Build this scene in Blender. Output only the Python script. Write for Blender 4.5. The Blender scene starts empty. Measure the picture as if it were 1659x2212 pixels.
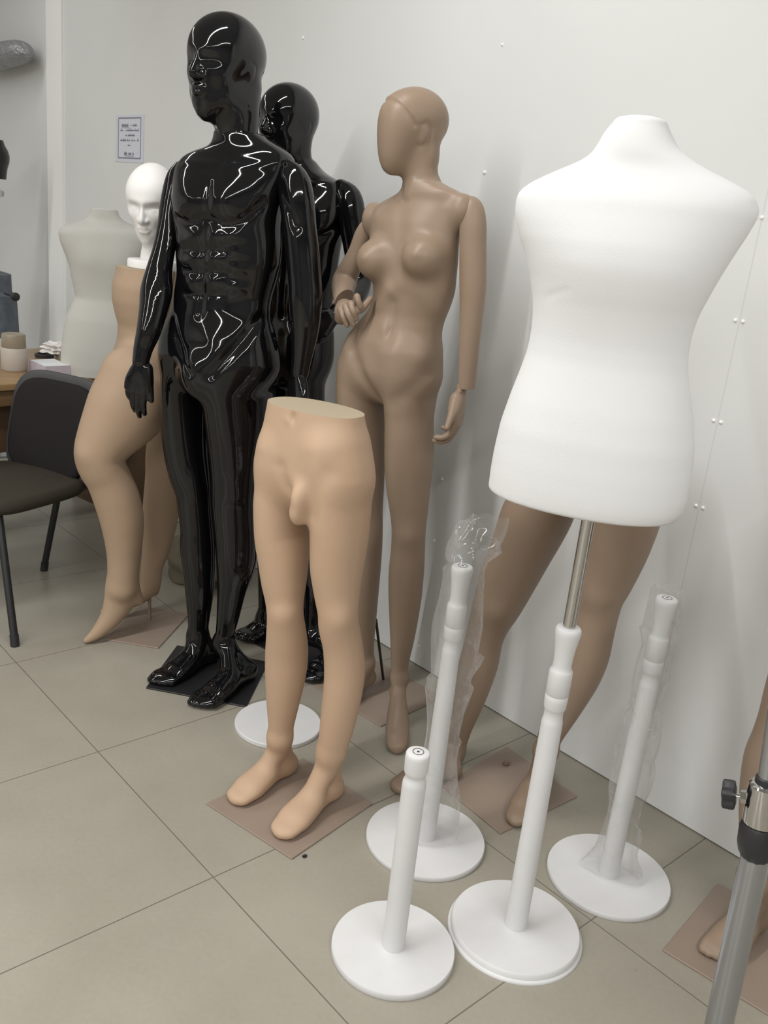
import bpy, bmesh, math, random
import numpy as np
from mathutils import Vector, Matrix

random.seed(7)
rng = np.random.default_rng(7)
C = bpy.context.scene.collection
sc = bpy.context.scene

# ------------------------------------------------------------------ camera
IW, IH = 1659, 2212
FPX, PITCH, ROLL, YAW, CAMZ = 1948.28, 0.309761, -0.105933, 2.386158, 1.43
CX, CY = IW / 2, IH / 2


def cam_axes():
    cp, sp = math.cos(PITCH), math.sin(PITCH)
    cr, sr = math.cos(ROLL), math.sin(ROLL)
    c, s = math.cos(YAW), math.sin(YAW)
    f = np.array([c * cp, s * cp, -sp])
    right = np.array([s, -c, 0.])
    down = np.cross(f, right)
    return np.stack([cr * right + sr * down, -sr * right + cr * down, f])


RC = cam_axes()
CAM = np.array([0, 0, CAMZ])


def ray(px, py):
    return RC.T @ np.array([(px - CX) / FPX, (py - CY) / FPX, 1.0])


def depth(p):
    return float(RC[2] @ (np.asarray(p, float) - CAM))


def on_floor(px, py, z=0.0):
    d = ray(px, py)
    return CAM + d * ((z - CAMZ) / d[2])


def on_plane(px, py, n, p0):
    d = ray(px, py)
    n = np.asarray(n, float)
    return CAM + d * ((n @ (np.asarray(p0, float) - CAM)) / (d @ n))


cd = bpy.data.cameras.new('camera')
cam = bpy.data.objects.new('camera', cd)
C.objects.link(cam)
m = Matrix(((RC[0][0], -RC[1][0], -RC[2][0], 0), (RC[0][1], -RC[1][1], -RC[2][1], 0),
            (RC[0][2], -RC[1][2], -RC[2][2], CAMZ), (0, 0, 0, 1)))
cam.matrix_world = m
cd.sensor_fit = 'VERTICAL'
cd.sensor_height = 36
cd.lens = 36 * FPX / IH
cd.clip_start = 0.05
sc.camera = cam


# ------------------------------------------------------------------ materials
def mat(name, color, rough=0.5, metal=0.0, spec=0.5, coat=0.0, noise=0.0, nscale=8.0, bump=0.0, bscale=60.0, sheen=0.0, bdist=0.002):
    m = bpy.data.materials.new(name)
    m.use_nodes = True
    nt = m.node_tree
    b = nt.nodes['Principled BSDF']
    b.inputs['Base Color'].default_value = (*color, 1)
    b.inputs['Roughness'].default_value = rough
    b.inputs['Metallic'].default_value = metal
    b.inputs['Specular IOR Level'].default_value = spec
    b.inputs['Coat Weight'].default_value = coat
    b.inputs['Coat Roughness'].default_value = 0.03
    if sheen:
        b.inputs['Sheen Weight'].default_value = sheen
    tc = nt.nodes.new('ShaderNodeTexCoord')
    if noise:
        n = nt.nodes.new('ShaderNodeTexNoise')
        n.inputs['Scale'].default_value = nscale
        n.inputs['Detail'].default_value = 4
        r = nt.nodes.new('ShaderNodeValToRGB')
        r.color_ramp.elements[0].position = 0.3
        r.color_ramp.elements[1].position = 0.7
        r.color_ramp.elements[0].color = (*[c * (1 - noise) for c in color], 1)
        r.color_ramp.elements[1].color = (*[min(1, c * (1 + noise)) for c in color], 1)
        nt.links.new(tc.outputs['Object'], n.inputs['Vector'])
        nt.links.new(n.outputs['Fac'], r.inputs['Fac'])
        nt.links.new(r.outputs['Color'], b.inputs['Base Color'])
    if bump:
        n = nt.nodes.new('ShaderNodeTexNoise')
        n.inputs['Scale'].default_value = bscale
        n.inputs['Detail'].default_value = 3
        bp = nt.nodes.new('ShaderNodeBump')
        bp.inputs['Strength'].default_value = bump
        bp.inputs['Distance'].default_value = bdist
        nt.links.new(tc.outputs['Object'], n.inputs['Vector'])
        nt.links.new(n.outputs['Fac'], bp.inputs['Height'])
        nt.links.new(bp.outputs['Normal'], b.inputs['Normal'])
    return m


M_BLACK = mat('black_gloss_lacquer', (0.004, 0.004, 0.005), 0.06, spec=0.5, coat=0.0)
M_BLACKPL = mat('black_plate', (0.012, 0.012, 0.013), 0.45)
M_TAN = mat('tan_matte_plastic', (0.50, 0.345, 0.235), 0.5, spec=0.25, noise=0.03, nscale=3)
M_TAN3 = mat('deep_tan_plastic', (0.40, 0.285, 0.195), 0.5, spec=0.25, noise=0.03, nscale=3)
M_TAN2 = mat('olive_tan_plastic', (0.285, 0.206, 0.147), 0.42, spec=0.35, noise=0.03, nscale=3)
M_TANPL = mat('tan_plate', (0.285, 0.22, 0.175), 0.45, noise=0.05, nscale=6)
M_TANCUT = mat('tan_cut_face', (0.40, 0.33, 0.235), 0.6)
M_FABRIC = mat('white_jersey_fabric', (0.755, 0.755, 0.755), 0.95, spec=0.1, bump=0.25, bscale=300, sheen=0.1, bdist=0.001)
M_FABRIC2 = mat('cream_jersey_fabric', (0.55, 0.54, 0.50), 0.95, spec=0.1, bump=0.2, bscale=300, bdist=0.001)
M_FOAM = mat('white_matte_plastic', (0.82, 0.80, 0.78), 0.6, spec=0.2)
M_WHITE = mat('white_painted_wood', (0.67, 0.665, 0.665), 0.5, spec=0.3, noise=0.02, nscale=20, bump=0.08, bscale=25)
M_CHROME = mat('chrome', (0.55, 0.54, 0.53), 0.07, metal=1)
M_STEEL = mat('brushed_steel', (0.44, 0.46, 0.49), 0.28, metal=1, bump=0.05, bscale=80)
M_DARKROD = mat('dark_rod', (0.03, 0.025, 0.02), 0.4)
M_TANROD = mat('tan_rod', (0.25, 0.17, 0.13), 0.4)
M_KNOB = mat('black_plastic', (0.02, 0.02, 0.022), 0.45, bump=0.1, bscale=120)
M_HOLE = mat('dark_recess', (0.03, 0.03, 0.03), 0.8)
M_CHAIR = mat('black_upholstery', (0.020, 0.018, 0.017), 0.9, spec=0.15, bump=0.25, bscale=200)
M_CHAIRSEAT = mat('dark_olive_upholstery', (0.045, 0.038, 0.028), 0.9, spec=0.15, bump=0.25, bscale=200)
M_CHAIRFR = mat('grey_plastic_shell', (0.045, 0.045, 0.047), 0.5)
M_CHAIRLEG = mat('black_tube', (0.015, 0.015, 0.016), 0.4)
M_PAPER = mat('paper', (0.66, 0.67, 0.74), 0.8)
M_INK = mat('ink', (0.24, 0.25, 0.31), 0.8)
M_PADSIDE = mat('lilac_paper_edges', (0.52, 0.46, 0.52), 0.85, noise=0.05, nscale=60)
M_PADTOP = mat('white_note_paper', (0.72, 0.74, 0.74), 0.8)
M_JAR = mat('cream_jar_plastic', (0.48, 0.43, 0.375), 0.5)
M_JARLID = mat('beige_jar_lid', (0.29, 0.245, 0.18), 0.3)
M_BLUEGREY = mat('blue_grey_fabric', (0.11, 0.125, 0.15), 0.7, noise=0.2, nscale=20)
M_SILVER = mat('crinkled_silver_wrap', (0.34, 0.34, 0.35), 0.25, metal=0.35, bump=1.0, bscale=45, bdist=0.02)
M_CLOTH = mat('olive_sack_cloth', (0.13, 0.11, 0.075), 0.9, noise=0.15, nscale=15, bump=0.4, bscale=60)


def wood_mat(name, c1, c2, rough=0.4):
    m = bpy.data.materials.new(name)
    m.use_nodes = True
    nt = m.node_tree
    b = nt.nodes['Principled BSDF']
    b.inputs['Roughness'].default_value = rough
    tc = nt.nodes.new('ShaderNodeTexCoord')
    mp = nt.nodes.new('ShaderNodeMapping')
    mp.inputs['Scale'].default_value = (14, 1.2, 14)
    n = nt.nodes.new('ShaderNodeTexNoise')
    n.inputs['Scale'].default_value = 3
    n.inputs['Detail'].default_value = 8
    n.inputs['Distortion'].default_value = 0.6
    r = nt.nodes.new('ShaderNodeValToRGB')
    r.color_ramp.elements[0].position = 0.3
    r.color_ramp.elements[1].position = 0.7
    r.color_ramp.elements[0].color = (*c1, 1)
    r.color_ramp.elements[1].color = (*c2, 1)
    nt.links.new(tc.outputs['Object'], mp.inputs['Vector'])
    nt.links.new(mp.outputs['Vector'], n.inputs['Vector'])
    nt.links.new(n.outputs['Fac'], r.inputs['Fac'])
    nt.links.new(r.outputs['Color'], b.inputs['Base Color'])
    return m


M_DESKTOP = wood_mat('desk_wood_top', (0.25, 0.155, 0.07), (0.33, 0.21, 0.10), 0.3)
M_DESKEDGE = wood_mat('desk_wood_edge', (0.12, 0.07, 0.028), (0.17, 0.10, 0.042), 0.45)
M_DESKPANEL = wood_mat('desk_wood_panel', (0.07, 0.035, 0.014), (0.095, 0.05, 0.02), 0.5)


def plastic_film():
    m = bpy.data.materials.new('clear_plastic_film')
    m.use_nodes = True
    nt = m.node_tree
    nt.nodes.remove(nt.nodes['Principled BSDF'])
    out = nt.nodes['Material Output']
    tr = nt.nodes.new('ShaderNodeBsdfTransparent')
    tr.inputs['Color'].default_value = (0.97, 0.97, 0.97, 1)
    gl = nt.nodes.new('ShaderNodeBsdfGlossy')
    gl.inputs['Roughness'].default_value = 0.08
    df = nt.nodes.new('ShaderNodeBsdfDiffuse')
    df.inputs['Color'].default_value = (0.92, 0.92, 0.92, 1)
    tc = nt.nodes.new('ShaderNodeTexCoord')
    nz = nt.nodes.new('ShaderNodeTexNoise')
    nz.inputs['Scale'].default_value = 13
    nz.inputs['Detail'].default_value = 2
    nz.inputs['Distortion'].default_value = 1.2
    bp = nt.nodes.new('ShaderNodeBump')
    bp.inputs['Strength'].default_value = 0.55
    bp.inputs['Distance'].default_value = 0.02
    nt.links.new(tc.outputs['Object'], nz.inputs['Vector'])
    nt.links.new(nz.outputs['Fac'], bp.inputs['Height'])
    nt.links.new(bp.outputs['Normal'], gl.inputs['Normal'])
    lw = nt.nodes.new('ShaderNodeLayerWeight')
    lw.inputs['Blend'].default_value = 0.35
    mr = nt.nodes.new('ShaderNodeMapRange')
    mr.inputs['From Min'].default_value = 0.0
    mr.inputs['From Max'].default_value = 1.0
    mr.inputs['To Min'].default_value = 0.06
    mr.inputs['To Max'].default_value = 0.55
    mx = nt.nodes.new('ShaderNodeMixShader')
    mx2 = nt.nodes.new('ShaderNodeMixShader')
    mx2.inputs['Fac'].default_value = 0.42
    nt.links.new(gl.outputs[0], mx2.inputs[1])
    nt.links.new(df.outputs[0], mx2.inputs[2])
    nt.links.new(lw.outputs['Facing'], mr.inputs['Value'])
    nt.links.new(mr.outputs['Result'], mx.inputs['Fac'])
    nt.links.new(tr.outputs[0], mx.inputs[1])
    nt.links.new(mx2.outputs[0], mx.inputs[2])
    nt.links.new(mx.outputs[0], out.inputs['Surface'])
    return m


M_FILM = plastic_film()


def floor_mat():
    m = bpy.data.materials.new('beige_floor_tiles')
    m.use_nodes = True
    nt = m.node_tree
    b = nt.nodes['Principled BSDF']
    b.inputs['Roughness'].default_value = 0.33
    b.inputs['Specular IOR Level'].default_value = 0.35
    geo = nt.nodes.new('ShaderNodeNewGeometry')
    sep = nt.nodes.new('ShaderNodeSeparateXYZ')
    nt.links.new(geo.outputs['Position'], sep.inputs[0])

    def joint(out, off, size):
        a = nt.nodes.new('ShaderNodeMath'); a.operation = 'SUBTRACT'; a.inputs[1].default_value = off
        d = nt.nodes.new('ShaderNodeMath'); d.operation = 'DIVIDE'; d.inputs[1].default_value = size
        fr = nt.nodes.new('ShaderNodeMath'); fr.operation = 'FRACT'
        pg = nt.nodes.new('ShaderNodeMath'); pg.operation = 'PINGPONG'; pg.inputs[1].default_value = 0.5
        mu = nt.nodes.new('ShaderNodeMath'); mu.operation = 'MULTIPLY'; mu.inputs[1].default_value = size
        nt.links.new(out, a.inputs[0]); nt.links.new(a.outputs[0], d.inputs[0]); nt.links.new(d.outputs[0], fr.inputs[0])
        nt.links.new(fr.outputs[0], pg.inputs[0]); nt.links.new(pg.outputs[0], mu.inputs[0])
        return mu.outputs[0], d.outputs[0]

    jx, ix = joint(sep.outputs['X'], -0.9885 * CAMZ, 0.4118 * CAMZ)
    jy, iy = joint(sep.outputs['Y'], 0.6488 * CAMZ, 0.4285 * CAMZ)
    mn = nt.nodes.new('ShaderNodeMath'); mn.operation = 'MINIMUM'
    nt.links.new(jx, mn.inputs[0]); nt.links.new(jy, mn.inputs[1])
    mr = nt.nodes.new('ShaderNodeMapRange')
    mr.inputs['From Min'].default_value = 0.0008
    mr.inputs['From Max'].default_value = 0.0017
    nt.links.new(mn.outputs[0], mr.inputs['Value'])
    n = nt.nodes.new('ShaderNodeTexNoise')
    n.inputs['Scale'].default_value = 3.5
    n.inputs['Detail'].default_value = 6
    n2 = nt.nodes.new('ShaderNodeTexNoise')
    n2.inputs['Scale'].default_value = 90
    n2.inputs['Detail'].default_value = 3
    nt.links.new(geo.outputs['Position'], n.inputs['Vector'])
    nt.links.new(geo.outputs['Position'], n2.inputs['Vector'])
    add = nt.nodes.new('ShaderNodeMath'); add.operation = 'MULTIPLY_ADD'; add.inputs[1].default_value = 0.35
    nt.links.new(n2.outputs['Fac'], add.inputs[0]); nt.links.new(n.outputs['Fac'], add.inputs[2])
    r = nt.nodes.new('ShaderNodeValToRGB')
    r.color_ramp.elements[0].position = 0.45
    r.color_ramp.elements[1].position = 0.95
    r.color_ramp.elements[0].color = (0.30, 0.275, 0.225, 1)
    r.color_ramp.elements[1].color = (0.355, 0.33, 0.275, 1)
    nt.links.new(add.outputs[0], r.inputs['Fac'])
    # dirt specks
    v = nt.nodes.new('ShaderNodeTexVoronoi')
    v.inputs['Scale'].default_value = 5
    nt.links.new(geo.outputs['Position'], v.inputs['Vector'])
    sp = nt.nodes.new('ShaderNodeMapRange')
    sp.inputs['From Min'].default_value = 0.010
    sp.inputs['From Max'].default_value = 0.022
    nt.links.new(v.outputs['Distance'], sp.inputs['Value'])
    mul = nt.nodes.new('ShaderNodeMath'); mul.operation = 'MINIMUM'
    sp2 = nt.nodes.new('ShaderNodeMapRange')
    sp2.inputs['To Min'].default_value = 0.6
    nt.links.new(sp.outputs['Result'], sp2.inputs['Value'])
    nt.links.new(mr.outputs['Result'], mul.inputs[0]); nt.links.new(sp2.outputs['Result'], mul.inputs[1])
    mix = nt.nodes.new('ShaderNodeMix'); mix.data_type = 'RGBA'
    mix.inputs[6].default_value = (0.15, 0.13, 0.105, 1)
    nt.links.new(mul.outputs[0], mix.inputs[0]); nt.links.new(r.outputs['Color'], mix.inputs[7])
    nt.links.new(mix.outputs[2], b.inputs['Base Color'])
    bp = nt.nodes.new('ShaderNodeBump')
    bp.inputs['Strength'].default_value = 0.5
    bp.inputs['Distance'].default_value = 0.002
    nt.links.new(mr.outputs['Result'], bp.inputs['Height'])
    nt.links.new(bp.outputs['Normal'], b.inputs['Normal'])
    return m


def wall_mat():
    m = bpy.data.materials.new('painted_wall_panels')
    m.use_nodes = True
    nt = m.node_tree
    b = nt.nodes['Principled BSDF']
    b.inputs['Roughness'].default_value = 0.55
    b.inputs['Specular IOR Level'].default_value = 0.25
    geo = nt.nodes.new('ShaderNodeNewGeometry')
    sep = nt.nodes.new('ShaderNodeSeparateXYZ')
    nt.links.new(geo.outputs['Position'], sep.inputs[0])
    a = nt.nodes.new('ShaderNodeMath'); a.operation = 'SUBTRACT'; a.inputs[1].default_value = -1.036
    ab = nt.nodes.new('ShaderNodeMath'); ab.operation = 'ABSOLUTE'
    mr = nt.nodes.new('ShaderNodeMapRange')
    mr.inputs['From Min'].default_value = 0.0008
    mr.inputs['From Max'].default_value = 0.0022
    nt.links.new(sep.outputs['X'], a.inputs[0]); nt.links.new(a.outputs[0], ab.inputs[0]); nt.links.new(ab.outputs[0], mr.inputs['Value'])
    n = nt.nodes.new('ShaderNodeTexNoise')
    n.inputs['Scale'].default_value = 1.6
    n.inputs['Detail'].default_value = 5
    nt.links.new(geo.outputs['Position'], n.inputs['Vector'])
    r = nt.nodes.new('ShaderNodeValToRGB')
    r.color_ramp.elements[0].position = 0.35
    r.color_ramp.elements[1].position = 0.65
    r.color_ramp.elements[0].color = (0.715, 0.72, 0.71, 1)
    r.color_ramp.elements[1].color = (0.75, 0.755, 0.745, 1)
    nt.links.new(n.outputs['Fac'], r.inputs['Fac'])
    mix = nt.nodes.new('ShaderNodeMix'); mix.data_type = 'RGBA'
    mix.inputs[6].default_value = (0.66, 0.66, 0.655, 1)
    nt.links.new(mr.outputs['Result'], mix.inputs[0]); nt.links.new(r.outputs['Color'], mix.inputs[7])
    nt.links.new(mix.outputs[2], b.inputs['Base Color'])
    bp = nt.nodes.new('ShaderNodeBump')
    bp.inputs['Strength'].default_value = 0.3
    bp.inputs['Distance'].default_value = 0.002
    nt.links.new(mr.outputs['Result'], bp.inputs['Height'])
    nt.links.new(bp.outputs['Normal'], b.inputs['Normal'])
    return m


M_FLOOR = floor_mat()
M_WALL = wall_mat()
M_TRIM = mat('white_trim', (0.92, 0.92, 0.90), 0.5)
M_CEIL = mat('ceiling_paint', (0.55, 0.55, 0.54), 0.8)
M_WALL2 = mat('grey_wall_paint', (0.26, 0.26, 0.26), 0.7)


# ------------------------------------------------------------------ scene graph helpers
def thing(name, label, cat, loc=(0, 0, 0), group=None):
    o = bpy.data.objects.new(name, None)
    C.objects.link(o)
    o.location = tuple(map(float, loc))
    o.empty_display_size = 0.05
    o['label'] = label
    o['category'] = cat
    if group:
        o['group'] = group
    return o


def tag(o, label, cat, group=None):
    o['label'] = label
    o['category'] = cat
    if group:
        o['group'] = group
    return o


def wloc(o):
    p = Vector((0, 0, 0))
    while o is not None:
        p += o.location
        o = o.parent
    return p


def link_mesh(name, me, material, parent=None, label=None):
    """me in WORLD coordinates; re-based to the parent's origin."""
    o = bpy.data.objects.new(name, me)
    C.objects.link(o)
    if material is not None and len(me.materials) == 0:
        me.materials.append(material)
    if parent is not None:
        off = wloc(parent)
        me.transform(Matrix.Translation(-off))
        o.parent = parent
    if label:
        o['label'] = label
    return o


def from_bm(name, bm, material, parent=None, smooth=True, label=None, angle=40):
    bmesh.ops.recalc_face_normals(bm, faces=bm.faces[:])
    for f in bm.faces:
        f.smooth = smooth
    if smooth:
        for e in bm.edges:
            if len(e.link_faces) == 2 and e.calc_face_angle(0) > math.radians(angle):
                e.smooth = False
    me = bpy.data.meshes.new(name)
    bm.to_mesh(me)
    bm.free()
    return link_mesh(name, me, material, parent, label)


def rebase(o):
    """give a single-mesh thing an origin at the centre of its base"""
    me = o.data
    n = len(me.vertices)
    co = np.empty(n * 3)
    me.vertices.foreach_get('co', co)
    co = co.reshape(-1, 3)
    c = Vector(((co[:, 0].min() + co[:, 0].max()) / 2, (co[:, 1].min() + co[:, 1].max()) / 2, co[:, 2].min()))
    me.transform(Matrix.Translation(-c))
    o.location = o.location + c
    return o


def add_box(bm, c, size, rot=0.0, bevel=0.0, mtx=None):
    mm = Matrix.Translation(Vector(c)) @ Matrix.Rotation(rot, 4, 'Z') if mtx is None else mtx
    r = bmesh.ops.create_cube(bm, size=1.0, matrix=mm @ Matrix.Diagonal((*size, 1)))
    if bevel:
        vs = set(r['verts'])
        es = [e for e in bm.edges if e.verts[0] in vs and e.verts[1] in vs]
        bmesh.ops.bevel(bm, geom=es, offset=bevel, segments=2, profile=0.6, affect='EDGES')


def add_lathe(bm, base, prof, seg=48, axis=(0, 0, 1), cap=True):
    """prof = [(height along axis, radius)]"""
    ax = Vector(axis).normalized()
    q = Vector((0, 0, 1)).rotation_difference(ax)
    rings = []
    for h, r in prof:
        ring = []
        for i in range(seg):
            a = 2 * math.pi * i / seg
            p = q @ Vector((r * math.cos(a), r * math.sin(a), h)) + Vector(base)
            ring.append(bm.verts.new(p))
        rings.append(ring)
    for a, b in zip(rings[:-1], rings[1:]):
        for i in range(seg):
            j = (i + 1) % seg
            bm.faces.new((a[i], a[j], b[j], b[i]))
    if cap:
        bm.faces.new(rings[0][::-1])
        bm.faces.new(rings[-1])


def add_pipe(bm, pts, r, seg=14):
    pts = [Vector(p) for p in pts]
    rings = []
    n0 = None
    for i, p in enumerate(pts):
        t = (pts[min(i + 1, len(pts) - 1)] - pts[max(i - 1, 0)]).normalized()
        if n0 is None:
            n0 = t.orthogonal().normalized()
        n0 = (n0 - t * n0.dot(t)).normalized()
        b = t.cross(n0)
        rr = r[i] if isinstance(r, (list, tuple)) else r
        rings.append([bm.verts.new(p + (n0 * math.cos(2 * math.pi * k / seg) + b * math.sin(2 * math.pi * k / seg)) * rr) for k in range(seg)])
    for a, b in zip(rings[:-1], rings[1:]):
        for i in range(seg):
            j = (i + 1) % seg
            bm.faces.new((a[i], a[j], b[j], b[i]))
    bm.faces.new(rings[0][::-1])
    bm.faces.new(rings[-1])


# ------------------------------------------------------------------ sculpting engine (signed distance field -> surface nets)
def catmull(P, n):
    P = np.asarray(P, np.float64)
    if len(P) == 2:
        t = np.linspace(0, 1, n + 1)[:, None]
        return P[0] * (1 - t) + P[1] * t
    out = []
    E = np.vstack([2 * P[0] - P[1], P, 2 * P[-1] - P[-2]])
    for i in range(len(P) - 1):
        p0, p1, p2, p3 = E[i:i + 4]
        t = np.linspace(0, 1, n, endpoint=False)[:, None]
        out.append(0.5 * ((2 * p1) + (-p0 + p2) * t + (2 * p0 - 5 * p1 + 4 * p2 - p3) * t ** 2 + (-p0 + 3 * p1 - 3 * p2 + p3) * t ** 3))
    out.append(P[-1:])
    return np.vstack(out)


class SDF:
    def __init__(self, h):
        self.h = h
        self.prims = []
        self.D = None

    def tube(self, pts, ra, rb=None, side=(1, 0, 0), k=0.02, p=2.0, sub=5, op='add', cap=None):
        """swept ellipse; ra along side, rb perpendicular"""
        rb = ra if rb is None else rb
        A = np.column_stack([np.asarray(pts, float), np.asarray(ra, float), np.asarray(rb, float)])
        A = catmull(A, sub)
        A[:, 3:] = np.maximum(A[:, 3:], 0.002)
        self.prims.append(('tube', A, np.asarray(side, float), k, p, op, cap))
        self._bb(A[:, :3], A[:, 3:].max())

    def stack(self, pts, ra, rb, side, k=0.02, p=2.2, top=0.0, bot=0.0, soft=0.007):
        """level elliptical sections interpolated in height; top/bot = rounding of the two ends (0 = flat)"""
        A = np.column_stack([np.asarray(pts, float), ra, rb])
        A = A[np.argsort(A[:, 2])]
        self.prims.append(('stack', A, np.asarray(side, float), k, p, top, bot, soft))
        self._bb(A[:, :3] * [1, 1, 1], 0)
        r = A[:, 3:].max()
        self._bb(A[:, :3] + [r, r, top], 0)
        self._bb(A[:, :3] - [r, r, bot], 0)

    def ell(self, c, rad, R=None, k=0.02, op='add'):
        R = np.eye(3) if R is None else np.asarray(R, float)
        self.prims.append(('ell', np.asarray(c, float), np.asarray(rad, float), R, k, op))
        if op == 'add':
            self._bb(np.asarray(c, float)[None], max(rad))

    def _bb(self, P, r):
        lo, hi = P.min(0) - r, P.max(0) + r
        if not hasattr(self, 'lo'):
            self.lo, self.hi = lo, hi
        else:
            self.lo, self.hi = np.minimum(self.lo, lo), np.maximum(self.hi, hi)

    def block(self, lo, hi):
        i0 = np.clip(np.floor((lo - self.lo) / self.h).astype(int), 0, self.n - 1)
        i1 = np.clip(np.ceil((hi - self.lo) / self.h).astype(int) + 1, 1, self.n)
        if np.any(i1 <= i0):
            return None, None
        sl = tuple(slice(a, b) for a, b in zip(i0, i1))
        ax = [self.lo[d] + self.h * np.arange(i0[d], i1[d], dtype=np.float32) for d in range(3)]
        return sl, ax

    def build(self):
        mg = 4 * self.h + 0.01
        self.lo = self.lo - mg
        self.n = np.ceil((self.hi + mg - self.lo) / self.h).astype(int) + 1
        self.D = np.full(self.n, 1.0, np.float32)
        for pr in self.prims:
            self.apply(pr)
        return self

    def apply(self, pr):
        if pr[0] == 'stack':
            _, A, side, k, p, top, bot, soft = pr
            mg = k + 4 * self.h
            r = A[:, 3:].max() + mg
            lo = np.append(A[:, :2].min(0) - r, A[0, 2] - bot - mg)
            hi = np.append(A[:, :2].max(0) + r, A[-1, 2] + top + mg)
            sl, ax = self.block(lo, hi)
            z = ax[2].astype(float)
            zf = np.arange(A[0, 2], A[-1, 2], 0.002)
            V = np.stack([np.interp(zf, A[:, 2], A[:, c]) for c in (0, 1, 3, 4)], 1)
            n = max(1, int(soft / 0.002 * 2.5))
            kr = np.exp(-0.5 * (np.arange(-n, n + 1) * 0.002 / soft) ** 2); kr /= kr.sum()
            # odd reflection keeps the end values
            pad = np.vstack([2 * V[0] - V[n:0:-1], V, 2 * V[-1] - V[-2:-n - 2:-1]])
            V = np.stack([np.convolve(pad[:, c], kr, 'valid') for c in range(4)], 1)
            cx, cy, a, b = [np.interp(z, zf, V[:, c])[None, None, :].astype(np.float32) for c in range(4)]
            a = np.maximum(a, .004); b = np.maximum(b, .004)
            w = np.where(z > A[-1, 2], (z - A[-1, 2]) / max(top, 1e-3), np.where(z < A[0, 2], (A[0, 2] - z) / max(bot, 1e-3), 0))[None, None, :]
            f = np.array([-side[1], side[0]])
            X = ax[0][:, None, None] - cx; Y = ax[1][None, :, None] - cy
            x = np.abs(X * side[0] + Y * side[1]) / a
            y = np.abs(X * f[0] + Y * f[1]) / b
            q = np.sqrt(np.power(np.power(x, p) + np.power(y, p), 2.0 / p) + w * w) + 1e-6
            g = np.sqrt((x / a) ** 2 + (y / b) ** 2) + 1e-6
            rc = np.minimum(a, b)
            dd = np.where(q < 0.5, (q - 1) * rc, q * (q - 1) / np.maximum(g, .3 / rc))
            self.comb(sl, np.clip(dd, -1, 1).astype(np.float32), k, 'add')
        elif pr[0] == 'tube':
            _, A, side, k, p, op, cap = pr
            mg = k + 3 * self.h
            P = A[:, :3]
            rm = A[:, 3:].max() + mg
            sl, ax = self.block(P.min(0) - rm, P.max(0) + rm)
            if sl is None:
                return
            shape = tuple(len(a) for a in ax)
            F = np.full(shape, 1.0, np.float32)
            off = np.array([s.start for s in sl])
            for i in range(len(A) - 1):
                a, b = A[i], A[i + 1]
                d = b[:3] - a[:3]
                L = np.linalg.norm(d)
                if L < 1e-7:
                    continue
                nn = d / L
                s = side - nn * (side @ nn)
                s /= np.linalg.norm(s)
                f = np.cross(nn, s)
                r = max(a[3], a[4], b[3], b[4]) + mg
                lo, hi = np.minimum(a[:3], b[:3]) - r, np.maximum(a[:3], b[:3]) + r
                s2, ax2 = self.block(lo, hi)
                if s2 is None:
                    continue
                loc = tuple(slice(max(q.start - o, 0), min(q.stop - o, n)) for q, o, n in zip(s2, off, shape))
                X = ax2[0][:, None, None] - np.float32(a[0]); Y = ax2[1][None, :, None] - np.float32(a[1]); Z = ax2[2][None, None, :] - np.float32(a[2])
                t = (X * nn[0] + Y * nn[1] + Z * nn[2]).astype(np.float32)
                tc = np.clip(t / L, 0, 1)
                w = t - tc * L
                ls = X * s[0] + Y * s[1] + Z * s[2]
                lf = X * f[0] + Y * f[1] + Z * f[2]
                ra = a[3] + (b[3] - a[3]) * tc
                rb = a[4] + (b[4] - a[4]) * tc
                rc = np.minimum(ra, rb) if cap is None else np.minimum(np.minimum(ra, rb), np.float32(cap))
                x, y, z = np.abs(ls / ra), np.abs(lf / rb), np.abs(w / rc)
                if p == 2.0:
                    q = np.sqrt(x * x + y * y + z * z) + 1e-6
                    g = np.sqrt((x / ra) ** 2 + (y / rb) ** 2 + (z / rc) ** 2) + 1e-6
                    dd = q * (q - 1) / g
                else:
                    e = np.power(x, p) + np.power(y, p)
                    e = np.power(e, 2.0 / p) + z * z
                    q = np.sqrt(e) + 1e-6
                    dd = (q - 1) * rc * 0.9
                    g = np.sqrt((x / ra) ** 2 + (y / rb) ** 2 + (z / rc) ** 2) + 1e-6
                    dd = np.where(q < 0.4, dd, q * (q - 1) / g)
                F[loc] = np.minimum(F[loc], dd)
            self.comb(sl, F, k, op)
        else:
            _, c, rad, R, k, op = pr
            r = rad.max() + k + 3 * self.h
            sl, ax = self.block(c - r, c + r)
            if sl is None:
                return
            X = ax[0][:, None, None] - np.float32(c[0]); Y = ax[1][None, :, None] - np.float32(c[1]); Z = ax[2][None, None, :] - np.float32(c[2])
            L = [np.abs((X * R[i][0] + Y * R[i][1] + Z * R[i][2]) / rad[i]) for i in range(3)]
            q = np.sqrt(L[0] ** 2 + L[1] ** 2 + L[2] ** 2) + 1e-6
            g = np.sqrt((L[0] / rad[0]) ** 2 + (L[1] / rad[1]) ** 2 + (L[2] / rad[2]) ** 2) + 1e-6
            self.comb(sl, q * (q - 1) / g, k, op)

    def comb(self, sl, F, k, op):
        D = self.D[sl]
        k = max(k, 1e-4)
        if op == 'add':
            h = np.maximum(k - np.abs(D - F), 0) / k
            self.D[sl] = np.minimum(D, F) - h * h * k * 0.25
        else:
            h = np.maximum(k - np.abs(D + F), 0) / k
            self.D[sl] = np.maximum(D, -F) + h * h * k * 0.25

    def clip_below(self, z):
        zz = self.lo[2] + self.h * np.arange(self.n[2], dtype=np.float32)
        self.D = np.maximum(self.D, (z - zz)[None, None, :])

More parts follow.
